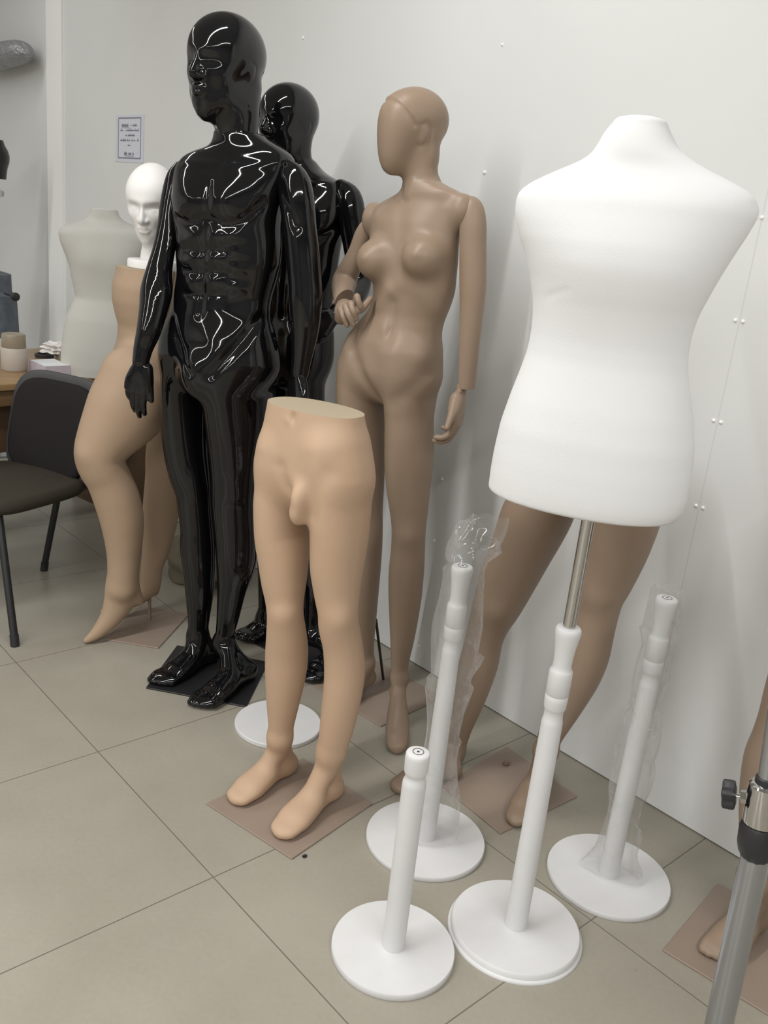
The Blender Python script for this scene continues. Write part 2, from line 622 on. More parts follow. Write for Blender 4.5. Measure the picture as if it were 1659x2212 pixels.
    def clip_plane(self, p, n, k=0.0):
        """remove the side the normal points to"""
        n = np.asarray(n, float) / np.linalg.norm(n)
        ax = [self.lo[d] + self.h * np.arange(self.n[d], dtype=np.float32) - np.float32(p[d]) for d in range(3)]
        F = ax[0][:, None, None] * n[0] + ax[1][None, :, None] * n[1] + ax[2][None, None, :] * n[2]
        self.D = np.maximum(self.D, F.astype(np.float32))

    def bump(self, c, rad, amp, R=None):
        """displace the surface outward by amp around c (gaussian)"""
        R = np.eye(3) if R is None else np.asarray(R, float)
        rad = np.asarray(rad, float) if np.ndim(rad) else np.array([rad] * 3, float)
        r = rad.max() * 2.6
        sl, ax = self.block(c - r, c + r)
        if sl is None:
            return
        X = ax[0][:, None, None] - np.float32(c[0]); Y = ax[1][None, :, None] - np.float32(c[1]); Z = ax[2][None, None, :] - np.float32(c[2])
        q = 0
        for i in range(3):
            q = q + ((X * R[i][0] + Y * R[i][1] + Z * R[i][2]) / rad[i]) ** 2
        self.D[sl] -= (amp * np.exp(-q)).astype(np.float32)

    def groove(self, pts, width, amp, n=8):
        """displace along a polyline (amp < 0 cuts a groove)"""
        P = catmull(pts, n) if len(pts) > 2 else np.asarray(pts, float)
        r = width * 2.6
        sl, ax = self.block(P.min(0) - r, P.max(0) + r)
        if sl is None:
            return
        best = None
        G = [ax[0][:, None, None], ax[1][None, :, None], ax[2][None, None, :]]
        for a, b in zip(P[:-1], P[1:]):
            d = b - a
            L2 = d @ d + 1e-12
            V = [G[i] - np.float32(a[i]) for i in range(3)]
            t = np.clip((V[0] * d[0] + V[1] * d[1] + V[2] * d[2]) / L2, 0, 1)
            q = sum((V[i] - t * d[i]) ** 2 for i in range(3))
            best = q if best is None else np.minimum(best, q)
        self.D[sl] -= (amp * np.exp(-best / width ** 2)).astype(np.float32)

    def sample(self, P):
        q = (np.asarray(P, float) - self.lo) / self.h
        q = np.clip(q, 0, self.n - 1.001)
        i = q.astype(int)
        f = q - i
        D = self.D
        out = 0
        for dx in (0, 1):
            for dy in (0, 1):
                for dz in (0, 1):
                    w = (f[..., 0] if dx else 1 - f[..., 0]) * (f[..., 1] if dy else 1 - f[..., 1]) * (f[..., 2] if dz else 1 - f[..., 2])
                    out = out + w * D[i[..., 0] + dx, i[..., 1] + dy, i[..., 2] + dz]
        return out

    def grad(self, P):
        g = np.zeros_like(P)
        for d in range(3):
            e = np.zeros(3)
            e[d] = self.h
            g[:, d] = self.sample(P + e) - self.sample(P - e)
        return g / (2 * self.h)

    def surf(self, px, py, near=0.0, far=8.0):
        d = ray(px, py)
        T = np.arange(0.8, 5.5, self.h * 0.5)
        P = CAM + T[:, None] * d
        ok = np.all((P > self.lo) & (P < self.lo + self.h * (self.n - 1)), axis=1)
        v = np.where(ok, self.sample(P), 1.0)
        k = np.argmax(v < 0)
        if v[k] >= 0:
            k = int(np.argmin(v))
        return P[k]

    def mesh(self, name, smooth=3):
        D = self.D
        S = D < 0
        c = np.zeros(tuple(np.array(D.shape) - 1), np.int8)
        for dx in (0, 1):
            for dy in (0, 1):
                for dz in (0, 1):
                    c += S[dx:D.shape[0] - 1 + dx, dy:D.shape[1] - 1 + dy, dz:D.shape[2] - 1 + dz]
        act = (c > 0) & (c < 8)
        I = np.argwhere(act)
        idx = np.full(act.shape, -1, np.int64)
        idx[act] = np.arange(len(I))
        pos = np.zeros((len(I), 3))
        cnt = np.zeros(len(I))
        cor = [(a, b, e) for a in (0, 1) for b in (0, 1) for e in (0, 1)]
        val = {q: D[I[:, 0] + q[0], I[:, 1] + q[1], I[:, 2] + q[2]].astype(float) for q in cor}
        for q in cor:
            for d in range(3):
                if q[d] == 0:
                    q2 = list(q); q2[d] = 1; q2 = tuple(q2)
                    a, b = val[q], val[q2]
                    mk = (a < 0) != (b < 0)
                    t = np.where(mk, a / np.where(mk, a - b, 1), 0)
                    pp = np.array(q, float) + np.zeros((len(I), 3))
                    pp[:, d] += t
                    pos += pp * mk[:, None]
                    cnt += mk
        V = self.lo + self.h * (I + pos / cnt[:, None])
        faces = []
        for d in range(3):
            u, v = (d + 1) % 3, (d + 2) % 3
            sa = [slice(None)] * 3; sb = [slice(None)] * 3
            sa[d] = slice(0, -1); sb[d] = slice(1, None)
            A_, B_ = S[tuple(sa)], S[tuple(sb)]
            E = np.argwhere(A_ != B_)
            E = E[(E[:, u] > 0) & (E[:, v] > 0) & (E[:, u] < D.shape[u] - 1) & (E[:, v] < D.shape[v] - 1)]
            ins = A_[E[:, 0], E[:, 1], E[:, 2]]

            def cell(du, dv):
                q = E.copy(); q[:, u] += du; q[:, v] += dv
                return idx[q[:, 0], q[:, 1], q[:, 2]]

            quad = np.stack([cell(-1, -1), cell(0, -1), cell(0, 0), cell(-1, 0)], 1)
            quad[~ins] = quad[~ins][:, ::-1]
            faces.append(quad)
        Fq = np.vstack(faces)
        Fq = Fq[(Fq >= 0).all(1)]
        # relax along the surface, then pull back onto the true surface
        e = np.vstack([Fq[:, [0, 1]], Fq[:, [1, 2]], Fq[:, [2, 3]], Fq[:, [3, 0]]])
        deg = np.bincount(e.ravel(), minlength=len(V))[:, None]
        for _ in range(smooth):
            acc = np.zeros_like(V)
            for d in range(3):
                acc[:, d] = np.bincount(e[:, 0], V[e[:, 1], d], len(V)) + np.bincount(e[:, 1], V[e[:, 0], d], len(V))
            V = 0.4 * V + 0.6 * acc / np.maximum(deg, 1)
        for _ in range(2):
            g = self.grad(V)
            n2 = (g * g).sum(1)
            st = self.sample(V) / np.maximum(n2, 0.15)
            st = np.clip(st, -self.h * 0.6, self.h * 0.6)
            V = V - g * st[:, None] * 0.8
        acc = np.zeros_like(V)
        for d in range(3):
            acc[:, d] = np.bincount(e[:, 0], V[e[:, 1], d], len(V)) + np.bincount(e[:, 1], V[e[:, 0], d], len(V))
        V = 0.5 * V + 0.5 * acc / np.maximum(deg, 1)
        me = bpy.data.meshes.new(name)
        me.vertices.add(len(V))
        me.vertices.foreach_set('co', V.astype(np.float32).ravel())
        nf = len(Fq)
        me.loops.add(nf * 4)
        me.loops.foreach_set('vertex_index', Fq.astype(np.int32).ravel())
        me.polygons.add(nf)
        me.polygons.foreach_set('loop_start', np.arange(0, nf * 4, 4, dtype=np.int32))
        me.update(calc_edges=True)
        me.validate()
        me.polygons.foreach_set('use_smooth', np.ones(len(me.polygons), bool))
        me.update()
        return me


def cut_mesh(me, p, n, zmin=None, capmat=None, where=None):
    """flat cut: drop what lies on the normal's side, close with a flat face"""
    bm = bmesh.new()
    bm.from_mesh(me)
    if where is None:
        fs = bm.faces[:]
    else:
        fs = [f for f in bm.faces if where(f.calc_center_median())]
    es = {e for f in fs for e in f.edges}
    vs = {v for f in fs for v in f.verts}
    r = bmesh.ops.bisect_plane(bm, geom=list(fs) + list(es) + list(vs), plane_co=Vector(p), plane_no=Vector(n), clear_outer=True, dist=1e-6)
    be = [e for e in bm.edges if len(e.link_faces) == 1]
    nn = Vector(n).normalized()
    be = [e for e in be if all(abs((v.co - Vector(p)).dot(nn)) < 2e-4 for v in e.verts)]
    res = bmesh.ops.contextual_create(bm, geom=be) if False else bmesh.ops.holes_fill(bm, edges=be, sides=0)
    for f in res['faces']:
        f.smooth = False
        f.material_index = 1 if capmat is not None else 0
        for e in f.edges:
            e.smooth = False
    bm.to_mesh(me)
    bm.free()
    return me


# ------------------------------------------------------------------ figure frame
class Fig:
    def __init__(self, B, yaw_deg, plane_deg=None):
        """B base point on floor (x,y); yaw = facing direction; plane_deg = normal direction of the
        vertical reference plane through B (default: the facing direction)"""
        a = math.radians(yaw_deg)
        self.B = np.array([B[0], B[1], 0.0])
        self.F = np.array([math.cos(a), math.sin(a), 0])
        self.S = np.array([-math.sin(a), math.cos(a), 0])    # the figure's own left
        b = math.radians(yaw_deg if plane_deg is None else plane_deg)
        self.N = np.array([math.cos(b), math.sin(b), 0])
        self.R = np.stack([self.S, self.F, np.array([0, 0, 1.])])

    def P(self, px, py, t=0.0):
        return on_plane(px, py, self.N, self.B + self.N * t)

    def rows(self, rows, r=1.0, t=0.0):
        """rows of (y, xl, xr[, t[, r]]) silhouettes in photo pixels -> centres and radii"""
        c = np.array([[(q[1] + q[2]) / 2, q[0]] for q in rows], float)
        return self.cw([(c[i][0], c[i][1], (q[2] - q[1]) / 2) + tuple(q[3:]) for i, q in enumerate(rows)], r, t, True)

    def cw(self, rows, r=1.0, t=0.0, horiz=False):
        """rows of (x, y, halfwidth px[, t[, r]])"""
        pts, ra, rb = [], [], []
        c = np.array([[q[0], q[1]] for q in rows], float)
        for i, q in enumerate(rows):
            tt = q[3] if len(q) > 3 and q[3] is not None else t
            rr = q[4] if len(q) > 4 else r
            p = self.P(q[0], q[1], tt)
            w = q[2]
            if horiz:
                d = c[min(i + 1, len(c) - 1)] - c[max(i - 1, 0)]
                w = w * abs(d[1]) / (np.hypot(*d) + 1e-9)
            W = w * depth(p) / FPX
            v = p - CAM
            u = np.array([v[1], -v[0], 0])
            u /= np.linalg.norm(u)
            a = W / math.sqrt((self.S @ u) ** 2 + (rr * (self.F @ u)) ** 2)
            pts.append(p); ra.append(a); rb.append(rr * a)
        return np.array(pts), np.array(ra), np.array(rb)

    def loc(self, s, f, z):
        return self.B + self.S * s + self.F * f + np.array([0, 0, z])


def add_foot(S, ankle, heel, toe, z0=0.006, w=0.042, k=0.025, lift=0.0, toes=False, hr=0.030, anr=0.034):
    """flat or high-heeled foot from ankle point, heel point and toe tip (world)"""
    heel = np.array([heel[0], heel[1], z0 + lift], float)
    toe = np.array([toe[0], toe[1], z0], float)
    d = toe - heel
    d[2] = 0
    L = np.linalg.norm(d)
    d = d / L
    side = np.array([-d[1], d[0], 0])
    up = np.array([0, 0, 1.])
    q = lambda s, z: heel * (1 - s) + toe * s + up * z
    hh = lambda s: lift * (1 - s) if lift else 0
    pts = [heel + d * hr + up * hr * 0.9, q(0.42, 0.030), q(0.70, 0.022), q(0.90, 0.015), toe - d * 0.012 + up * 0.012]
    ra = [hr, w * 0.80, w, w * 0.92, w * 0.55]
    rb = [hr, 0.028, 0.022, 0.016, 0.012]
    S.tube(pts, ra, rb, side=side, k=k, p=2.2)
    an = np.array(ankle, float)
    S.tube([an, an * 0.5 + q(0.40, 0.055) * 0.5, q(0.50, 0.043), q(0.72, 0.026)], [anr, anr * 1.0, w * 0.72, w * 0.8], [anr, anr * 0.95, 0.024, 0.018], side=side, k=k)
    S.tube([an, heel + d * hr * 1.1 + up * hr], [anr * 0.95, hr * 0.92], [anr * 0.95, hr], side=side, k=k)
    if toes:
        for i in range(5):
            s = (i - 2) / 2.0
            o = side * (w * 0.86 * s * toes)
            ln = [0.0, 0.003, -0.002, -0.010, -0.022][i]
            rr = [0.0125, 0.0095, 0.009, 0.0085, 0.008][i]
            a = q(0.80, 0.016) + o
            b = toe + o * 0.95 + d * ln + up * 0.009
            S.tube([a, a * 0.45 + b * 0.55 + up * 0.006, b], [rr, rr, rr * 0.9], k=0.005, sub=3)


def build_hand(name, wrist, d, nrm, thumb_side, material, parent, size=1.0, curl=(18, 28, 22), spread=3.0, wr=0.021, thumb_curl=12, thumb_open=35, label=None, h=0.0024, thick=0.46, fcurl=(0, 4, 8, 14)):
    """wrist: world point; d: towards the fingers; nrm: the way the palm faces; thumb_side +1/-1 along cross(d,nrm)"""
    d = np.asarray(d, float); d /= np.linalg.norm(d)
    nrm = np.asarray(nrm, float); nrm -= d * (nrm @ d); nrm /= np.linalg.norm(nrm)
    lat = np.cross(d, nrm) * thumb_side
    s = size
    w = np.asarray(wrist, float)
    q = lambda a, b, c: w + d * a * s + lat * b * s + nrm * c * s
    S = SDF(h)
    S.tube([q(-0.012, 0, 0), q(0.012, 0, 0), q(0.035, 0.002, 0), q(0.065, 0.002, 0), q(0.088, 0.0, 0.0)],
           [wr * s, wr * s * 1.02, 0.031 * s, 0.038 * s, 0.035 * s], [wr * s * 0.82, wr * s * 0.8, 0.033 * thick * s, 0.028 * thick * s, 0.024 * thick * s], side=lat, k=0.008, p=2.3)
    S.tube([q(0.018, 0.020, 0.006), q(0.050, 0.026, 0.010)], [0.014 * s, 0.014 * s], k=0.015)
    bl = [0.027, 0.0095, -0.0085, -0.026]
    ba = [0.086, 0.092, 0.088, 0.078]
    ln = [(0.040, 0.025, 0.020), (0.045, 0.028, 0.021), (0.042, 0.026, 0.020), (0.033, 0.020, 0.018)]
    rd = [0.0088, 0.0090, 0.0086, 0.0076]
    for i in range(4):
        ang = 0.0
        sp = math.radians(spread * (1.5 - i) / 1.5)
        dd = d * math.cos(sp) + lat * math.sin(sp)
        p = q(ba[i] - 0.012, bl[i], 0)
        pts = [q(ba[i] - 0.03, bl[i] * 0.9, 0), p]
        rr = [rd[i] * s, rd[i] * s * 1.1]
        for j in range(3):
            ang += math.radians(curl[j] + fcurl[i] * 0.5)
            v = dd * math.cos(ang) + nrm * math.sin(ang)
            p = p + v * ln[i][j] * s
            pts.append(p)
            rr.append(rd[i] * s * (1.02, 0.92, 0.78)[j])
        S.tube(pts, rr, k=0.004, sub=4)
    to = math.radians(thumb_open)
    td = d * math.cos(to) + lat * math.sin(to)
    p = q(0.022, 0.020, 0.008)
    pts = [p]
    rr = [0.014 * s]
    a = 0.0
    for j, L in enumerate((0.036, 0.030, 0.022)):
        v = td * math.cos(a) + (nrm * 0.5 - lat * 0.5 * (j > 0)) * math.sin(a)
        v = v / np.linalg.norm(v)
        p = p + v * L * s
        pts.append(p)
        rr.append((0.0115, 0.0098, 0.0078)[j] * s)
        a += math.radians(thumb_curl)
    S.tube(pts, rr, k=0.009, sub=4)
    S.build()
    return link_mesh(name, S.mesh(name, 2), material, parent, label)


def add_head(S, T, sc_=1.0, style='male'):
    """T: function local (x left, y forward, z up, metres, chin bottom z=0, crown .235) -> world; also rotation rows"""
    R, q = T
    s = sc_

    def el(c, r, k=0.02, op='add'):
        S.ell(q(*c), np.array(r) * s, R, k * s, op)

    fw = 1.0 if style == 'male' else 0.93
    el((0, -0.014, 0.150), (0.078 * fw, 0.100, 0.086), 0.02)
    jaw = 1.0 if style == 'male' else 0.90
    S.tube([q(0, 0.016, 0.145), q(0, 0.022, 0.105), q(0, 0.028, 0.070), q(0, 0.039, 0.038), q(0, 0.053, 0.016)],
           np.array([0.066 * fw, 0.064 * fw, 0.057 * jaw, 0.044 * jaw, 0.026 * jaw]) * s, np.array([0.070, 0.068, 0.061, 0.048, 0.030]) * s, side=R[0], k=0.035 * s, p=2.15)
    if style == 'male':
        for x in (-1, 1):
            el((x * 0.043, 0.012, 0.048), (0.018, 0.034, 0.026), 0.035)


def head_frame(pos, yaw_deg, pitch_deg=0.0, roll_deg=0.0, s=1.0):
    a = math.radians(yaw_deg)
    F = np.array([math.cos(a), math.sin(a), 0]); L = np.array([-math.sin(a), math.cos(a), 0]); U = np.array([0, 0, 1.])
    p = math.radians(pitch_deg)
    F, U = F * math.cos(p) + U * math.sin(p), U * math.cos(p) - F * math.sin(p)
    r = math.radians(roll_deg)
    L, U = L * math.cos(r) + U * math.sin(r), U * math.cos(r) - L * math.sin(r)
    R = np.stack([L, F, U])
    pos = np.asarray(pos, float)
    return R, (lambda x, y, z: pos + (R.T @ np.array([x, y, z])) * s)


def face_details(S, T, s=1.0, style='male', eyes=True):
    """relief on a built head"""
    R, q = T
    B = lambda c, r, a: S.bump(q(*c), np.array(r) * s, a * s, R)
    G = lambda pts, w, a: S.groove([q(*c) for c in pts], w * s, a * s)
    B((0, 0.090, 0.140), (0.045, 0.02, 0.012), 0.0035 if eyes else 0.0022)
    d = 1.0 if eyes else 0.42
    ea = 1.0 if eyes else 0.45
    for x in (-1, 1):
        B((x * 0.032, 0.084, 0.118), (0.022, 0.03, 0.013), -0.0125 * d)
        if eyes:
            B((x * 0.031, 0.080, 0.114), (0.013, 0.02, 0.008), 0.0065)
            G([(x * 0.017, 0.083, 0.112), (x * 0.031, 0.087, 0.109), (x * 0.046, 0.076, 0.113)], 0.0022, -0.0014)
        B((x * 0.048, 0.062, 0.090), (0.020, 0.02, 0.018), 0.003)
        B((x * 0.036, 0.066, 0.052), (0.016, 0.02, 0.018), -0.003)
        # ears
        B((x * 0.073, -0.012, 0.106), (0.010, 0.016, 0.027), 0.0045 * ea)
        G([(x * 0.078, -0.004, 0.128), (x * 0.078, -0.022, 0.122), (x * 0.077, -0.020, 0.098), (x * 0.074, -0.006, 0.082)], 0.0035, -0.0022)


def nose_mouth(S, T, s=1.0, style='male'):
    R, q = T
    sm = 1.0 if style == 'male' else 0.85
    S.tube([q(0, 0.084, 0.128), q(0, 0.096, 0.104), q(0, 0.103, 0.085), q(0, 0.098, 0.079)], np.array([0.006, 0.0080, 0.0110, 0.009]) * s * sm, np.array([0.010, 0.012, 0.013, 0.010]) * s, side=R[0], k=0.012 * s)
    for x in (-1, 1):
        S.ell(q(x * 0.0125 * sm, 0.092, 0.080), np.array([0.0072, 0.011, 0.0072]) * s, R, 0.008 * s)
    yl = 0.0895
    S.tube([q(-0.024 * sm, yl - .012, 0.0545), q(-0.010, yl - .001, 0.0585), q(0, yl, 0.0570), q(0.010, yl - .001, 0.0585), q(0.024 * sm, yl - .012, 0.0545)], np.array([0.003, 0.0055, 0.0055, 0.0055, 0.003]) * s, k=0.006 * s)
    S.tube([q(-0.022 * sm, yl - .013, 0.0520), q(-0.009, yl - .0025, 0.0465), q(0, yl - .0015, 0.0460), q(0.009, yl - .0025, 0.0465), q(0.022 * sm, yl - .013, 0.0520)], np.array([0.003, 0.006, 0.0065, 0.006, 0.003]) * s, k=0.006 * s)



def proj(p):
    q = RC @ (np.asarray(p, float) - CAM)
    return CX + FPX * q[0] / q[2], CY + FPX * q[1] / q[2]


def sil(fig, L, Rr, ys, r=1.0, t=0.0):
    """silhouette from a left and a right outline (photo pixels) -> tube rows whose sections stay level in the world"""
    L = np.array(L, float); Rr = np.array(Rr, float)
    lx = lambda y: np.interp(y, L[:, 1], L[:, 0])
    rx = lambda y: np.interp(y, Rr[:, 1], Rr[:, 0])
    out = []
    for i, y in enumerate(ys):
        c = (lx(y) + rx(y)) / 2
        p = fig.P(c, y, 0)
        v = p - CAM
        u = np.array([v[1], -v[0], 0]); u /= np.linalg.norm(u)
        a, b = proj(p - u * 0.1), proj(p + u * 0.1)
        s = (b[1] - a[1]) / (b[0] - a[0])
        for _ in range(3):
            w = (rx(y) - lx(y)) / 2
            l, rr = lx(y - s * w), rx(y + s * w)
            w = (rr - l) / 2
        tt = t(y) if callable(t) else t
        rv = r(y) if callable(r) else r
        out.append(((l + rr) / 2, y, w, tt, rv))
    return fig.cw(out, horiz=False)


def lerp(*pts):
    X = [p[0] for p in pts]; Y = [p[1] for p in pts]
    return lambda y: float(np.interp(y, X, Y))


def plate(parent, corners, material, z=0.0, th=0.005, name='base_plate', label=None):
    bm = bmesh.new()
    lo = [bm.verts.new((c[0], c[1], z)) for c in corners]
    hi = [bm.verts.new((c[0], c[1], z + th)) for c in corners]
    bm.faces.new(hi); bm.faces.new(lo[::-1])
    for i in range(4):
        j = (i + 1) % 4
        bm.faces.new((lo[i], lo[j], hi[j], hi[i]))
    bmesh.ops.bevel(bm, geom=bm.edges[:], offset=0.0012, segments=1, affect='EDGES')
    return from_bm(name, bm, material, parent, smooth=False, label=label)


def arm_sdf(fig, rows, r=0.92, t=0.0, h=0.004):
    S = SDF(h)
    p, a, b = fig.cw(rows, r=r, t=t)
    S.tube(p, a, b, side=fig.S, k=0.01, sub=5)
    return S


# =================================================================== glossy black male figure in front
fig = Fig((-2.20, 1.42), -67)
root = thing('male_mannequin', 'tall glossy black male mannequin with carved abs, in front of its twin', 'mannequin', (-2.2, 1.42, 0), 'glossy black male mannequins')
S = SDF(0.005)
Lo = [(480, 280), (476, 300), (458, 312), (436, 317), (405, 326), (389, 343), (379, 365), (374, 400), (372, 430), (376, 460), (380, 480), (382, 513), (383, 554), (383, 590), (375, 642), (367, 689), (356, 722), (350, 773), (346, 824), (347, 900)]
Ro = [(540, 262), (558, 285), (586, 303), (606, 317), (620, 330), (632, 344), (634, 362), (624, 400), (612, 430), (606, 460), (605, 480), (606, 513), (606, 545), (600, 590), (583, 638), (576, 668), (575, 690), (589, 722), (598, 756), (601, 790), (598, 824), (586, 880)]
p, a, b = sil(fig, Lo, Ro, [292, 302, 312, 322, 333, 345, 360, 380, 405, 440, 480, 520, 560, 600, 640, 675, 705, 740, 770], r=lerp((295, .95), (322, .62), (345, .50), (400, .60), (460, .66), (600, .62), (680, .64), (770, .62)), t=lerp((295, -.01), (345, -.012), (420, 0)))
S.stack(p, a, b, fig.S, k=.02, p=2.25, bot=.12, top=.004)
neck, na, nb = fig.cw([(524, 195, 40, .0), (513, 245, 47, .015), (511, 290, 46, .012), (514, 330, 50, .0), (518, 352, 58, -.01)])
S.tube(neck[2:], na[2:], nb[2:] * 0.95, side=fig.S, k=0.04)
Rl = ([(356, 722), (350, 773), (348, 840), (350, 925), (356, 981), (367, 1026), (379, 1059), (384, 1093), (390, 1141), (389, 1179), (395, 1224), (401, 1280), (406, 1336), (406, 1373), (406, 1400)],
      [(464, 722), (462, 773), (458, 840), (454, 925), (453, 981), (456, 1026), (457, 1059), (458, 1093), (462, 1141), (466, 1179), (466, 1224), (462, 1280), (453, 1336), (448, 1373), (448, 1400)])
Ll = ([(440, 722), (438, 773), (438, 840), (446, 925), (452, 981), (455, 1018), (456, 1060), (458, 1093), (464, 1149), (467, 1190), (469, 1224), (470, 1272), (468, 1336), (464, 1388), (463, 1420)],
      [(588, 722), (600, 773), (598, 830), (588, 925), (576, 981), (567, 1018), (559, 1060), (555, 1093), (557, 1149), (557, 1190), (552, 1224), (533, 1272), (516, 1336), (500, 1388), (499, 1420)])
ys = [735, 780, 830, 880, 930, 981, 1026, 1060, 1093, 1141, 1180, 1224, 1280, 1336, 1375, 1392]
p, a, b = sil(fig, *Rl, ys, r=lerp((735, 1.6), (830, 1.65), (930, 1.4), (1060, 1.1), (1200, 1.2), (1380, 1.15)), t=-0.02)
S.tube(p, a, b, side=fig.S, k=0.045)
ankR = p[-2]
ys = [735, 780, 830, 880, 930, 981, 1018, 1060, 1093, 1149, 1190, 1224, 1272, 1336, 1388, 1408]
p, a, b = sil(fig, *Ll, ys, r=lerp((735, 1.6), (830, 1.65), (930, 1.4), (1060, 1.1), (1200, 1.2), (1380, 1.15)), t=-0.02)
S.tube(p, a, b, side=fig.S, k=0.045)
ankL = p[-2]
fd = np.array([0.30, -0.954, 0])
for ank, toe in ((ankR, on_floor(343, 1481, .006)), (ankL, on_floor(432, 1530, .006))):
    heel = toe - (fd if toe[0] < -2.15 else np.array([0.36, -0.93, 0])) * 0.265
    add_foot(S, ank, heel, toe, z0=0.005, w=0.043, toes=1.0, anr=.027)
S.ell(fig.P(424, 812, 0.105), np.array([0.034, 0.035, 0.052]), fig.R, 0.06)
S.build()
S.clip_below(0.0052)
for (x, y, rr, am) in ((404, 428, .062, .017), (505, 428, .080, .019), (470, 430, .05, .006), (560, 690, .06, .012)):
    S.bump(S.surf(x, y), rr, am)
for y, xs in ((512, (418, 466)), (560, (416, 464)), (608, (413, 461))):
    for x in xs:
        S.bump(S.surf(x, y), (.030, .03, .022), .009, fig.R)
for (x, y) in ((508, 510), (512, 545), (513, 580), (510, 620), (390, 520), (390, 560)):
    S.bump(S.surf(x, y), (.022, .03, .016), .007, fig.R)
g = lambda pts, w, am: S.groove([S.surf(*q) for q in pts], w, am)
g([(452, 395), (447, 450), (443, 520), (438, 600), (432, 680)], .010, -.006)
g([(380, 470), (410, 482), (440, 470)], .012, -.008)
g([(455, 474), (490, 486), (530, 472), (565, 440)], .012, -.010)
g([(374, 690), (392, 755), (408, 806)], .012, -.009)
g([(560, 690), (510, 750), (455, 810)], .014, -.010)
g([(462, 356), (430, 352), (400, 352)], .012, .004)
g([(490, 360), (540, 358), (600, 352)], .012, .004)
for y in (540, 586, 634):
    g([(400, y), (440, y + 4), (486, y + 2)], .008, -.004)
for leg in ([(420, 1030), (419, 1050), (420, 1068)], [(505, 1035), (506, 1055), (508, 1075)]):
    g(leg, .022, .006)
body = link_mesh('body', S.mesh('body'), M_BLACK, root)
# head and neck
HS = 1.10
T = head_frame((0, 0, 0), -73, 2, 0, HS)
hc = fig.P(496, 116, 0.015)
T = head_frame(hc - T[0].T @ np.array([0, -0.014, 0.150]) * HS, -73, 2, 0, HS)
H = SDF(0.0032)
add_head(H, T, HS, 'male')
H.tube(neck, na, nb, side=fig.S, k=0.03)
nose_mouth(H, T, HS)
H.build()
face_details(H, T, HS, 'male', False)
for x in (-1, 1):
    H.groove([T[1](x * .030, .03, .005), T[1](x * .02, .035, -.05), T[1](x * .012, .03, -.09)], .012, .004)
head = link_mesh('head', H.mesh('head'), M_BLACK, root)
# arms
rows = [(392, 368, 20), (384, 392, 27), (373, 440, 27), (364, 490, 24), (354, 540, 24), (344, 585, 28), (338, 628, 34), (331, 669, 30), (321, 715, 26), (310, 750, 21), (304, 780, 18)]
rows = [q + ((.01, .015, .025, .04, .06, .08, .10, .12, .14, .15, .16)[i],) for i, q in enumerate(rows)]
A = arm_sdf(fig, rows, t=0.0)
A.build()
arm = link_mesh('arm', A.mesh('arm'), M_BLACK, root)
w = fig.P(304, 778, .16)
build_hand('hand', w, fig.P(284, 890, .18) - w, -fig.F - 0.25 * fig.S, 1, M_BLACK, arm, .99, curl=(10, 16, 12), wr=.020, thumb_open=20, thumb_curl=4, spread=0)
rows = [(620, 366, 22), (634, 392, 34), (641, 430, 38), (647, 490, 37), (653, 545, 37), (658, 600, 36), (660, 650, 36), (659, 700, 32), (655, 745, 26), (650, 785, 21), (647, 805, 20)]
A = arm_sdf(fig, rows, t=0.0)
A.build()
g2 = lambda pts, w_, am: A.groove([A.surf(*q) for q in pts], w_, am)
g2([(607, 400), (622, 450), (640, 490)], .012, -.006)
arm = link_mesh('arm', A.mesh('arm'), M_BLACK, root)
w = fig.P(647, 800)
build_hand('hand', w, fig.P(640, 900, .02) - w, -fig.F + 0.4 * fig.S, -1, M_BLACK, arm, 1.1, curl=(10, 18, 14), wr=.020, thumb_open=22)
c1, c2, c3 = on_floor(315, 1488)[:2], on_floor(532, 1529)[:2], on_floor(580, 1432)[:2]
plate(root, [c1, c2, c3, c1 + c3 - c2], M_BLACKPL)

# =================================================================== its twin behind
fig = Fig((-2.20, 1.80), -72)
root = thing('male_mannequin', 'glossy black male mannequin with hand on hip, standing behind the taller black one', 'mannequin', (-2.2, 1.8, 0), 'glossy black male mannequins')
S = SDF(0.006)
Lo = [(618, 335), (610, 352), (592, 366), (572, 384), (560, 410), (556, 470), (562, 540), (566, 600), (566, 650), (558, 700), (552, 760), (548, 820), (552, 900)]
Ro = [(658, 335), (668, 352), (690, 369), (715, 382), (734, 394), (745, 408), (746, 425), (741, 470), (732, 540), (724, 600), (716, 650), (712, 700), (716, 740), (712, 790), (700, 850), (690, 900)]
p, a, b = sil(fig, Lo, Ro, [345, 356, 366, 378, 390, 405, 425, 450, 480, 520, 560, 600, 640, 680, 720, 755], r=lerp((345, .95), (372, .62), (390, .5), (430, .60), (500, .66), (700, .66), (800, .68)), t=lerp((345, -.01), (400, -.012), (450, 0)))
S.stack(p, a, b, fig.S, k=.02, p=2.25, bot=.12, top=.004)
neck, na, nb = fig.cw([(646, 265, 30, .0), (637, 300, 36, .015), (637, 330, 35, .01), (640, 360, 38, 0), (644, 380, 46, -.01)])
S.tube(neck[2:], na[2:], nb[2:] * .95, side=fig.S, k=.05)
Rl = ([(556, 715), (550, 780), (548, 840), (552, 930), (556, 1020), (553, 1100), (555, 1180), (557, 1240), (558, 1310), (558, 1350)], [(640, 715), (638, 780), (634, 840), (625, 930), (614, 1020), (610, 1100), (612, 1180), (606, 1240), (592, 1310), (588, 1350)])
Ll = ([(622, 715), (622, 780), (622, 840), (632, 930), (640, 1020), (644, 1100), (646, 1180), (652, 1260), (656, 1340), (656, 1400)], [(713, 715), (713, 780), (702, 840), (704, 930), (704, 1020), (704, 1100), (706, 1180), (704, 1260), (692, 1340), (690, 1400)])
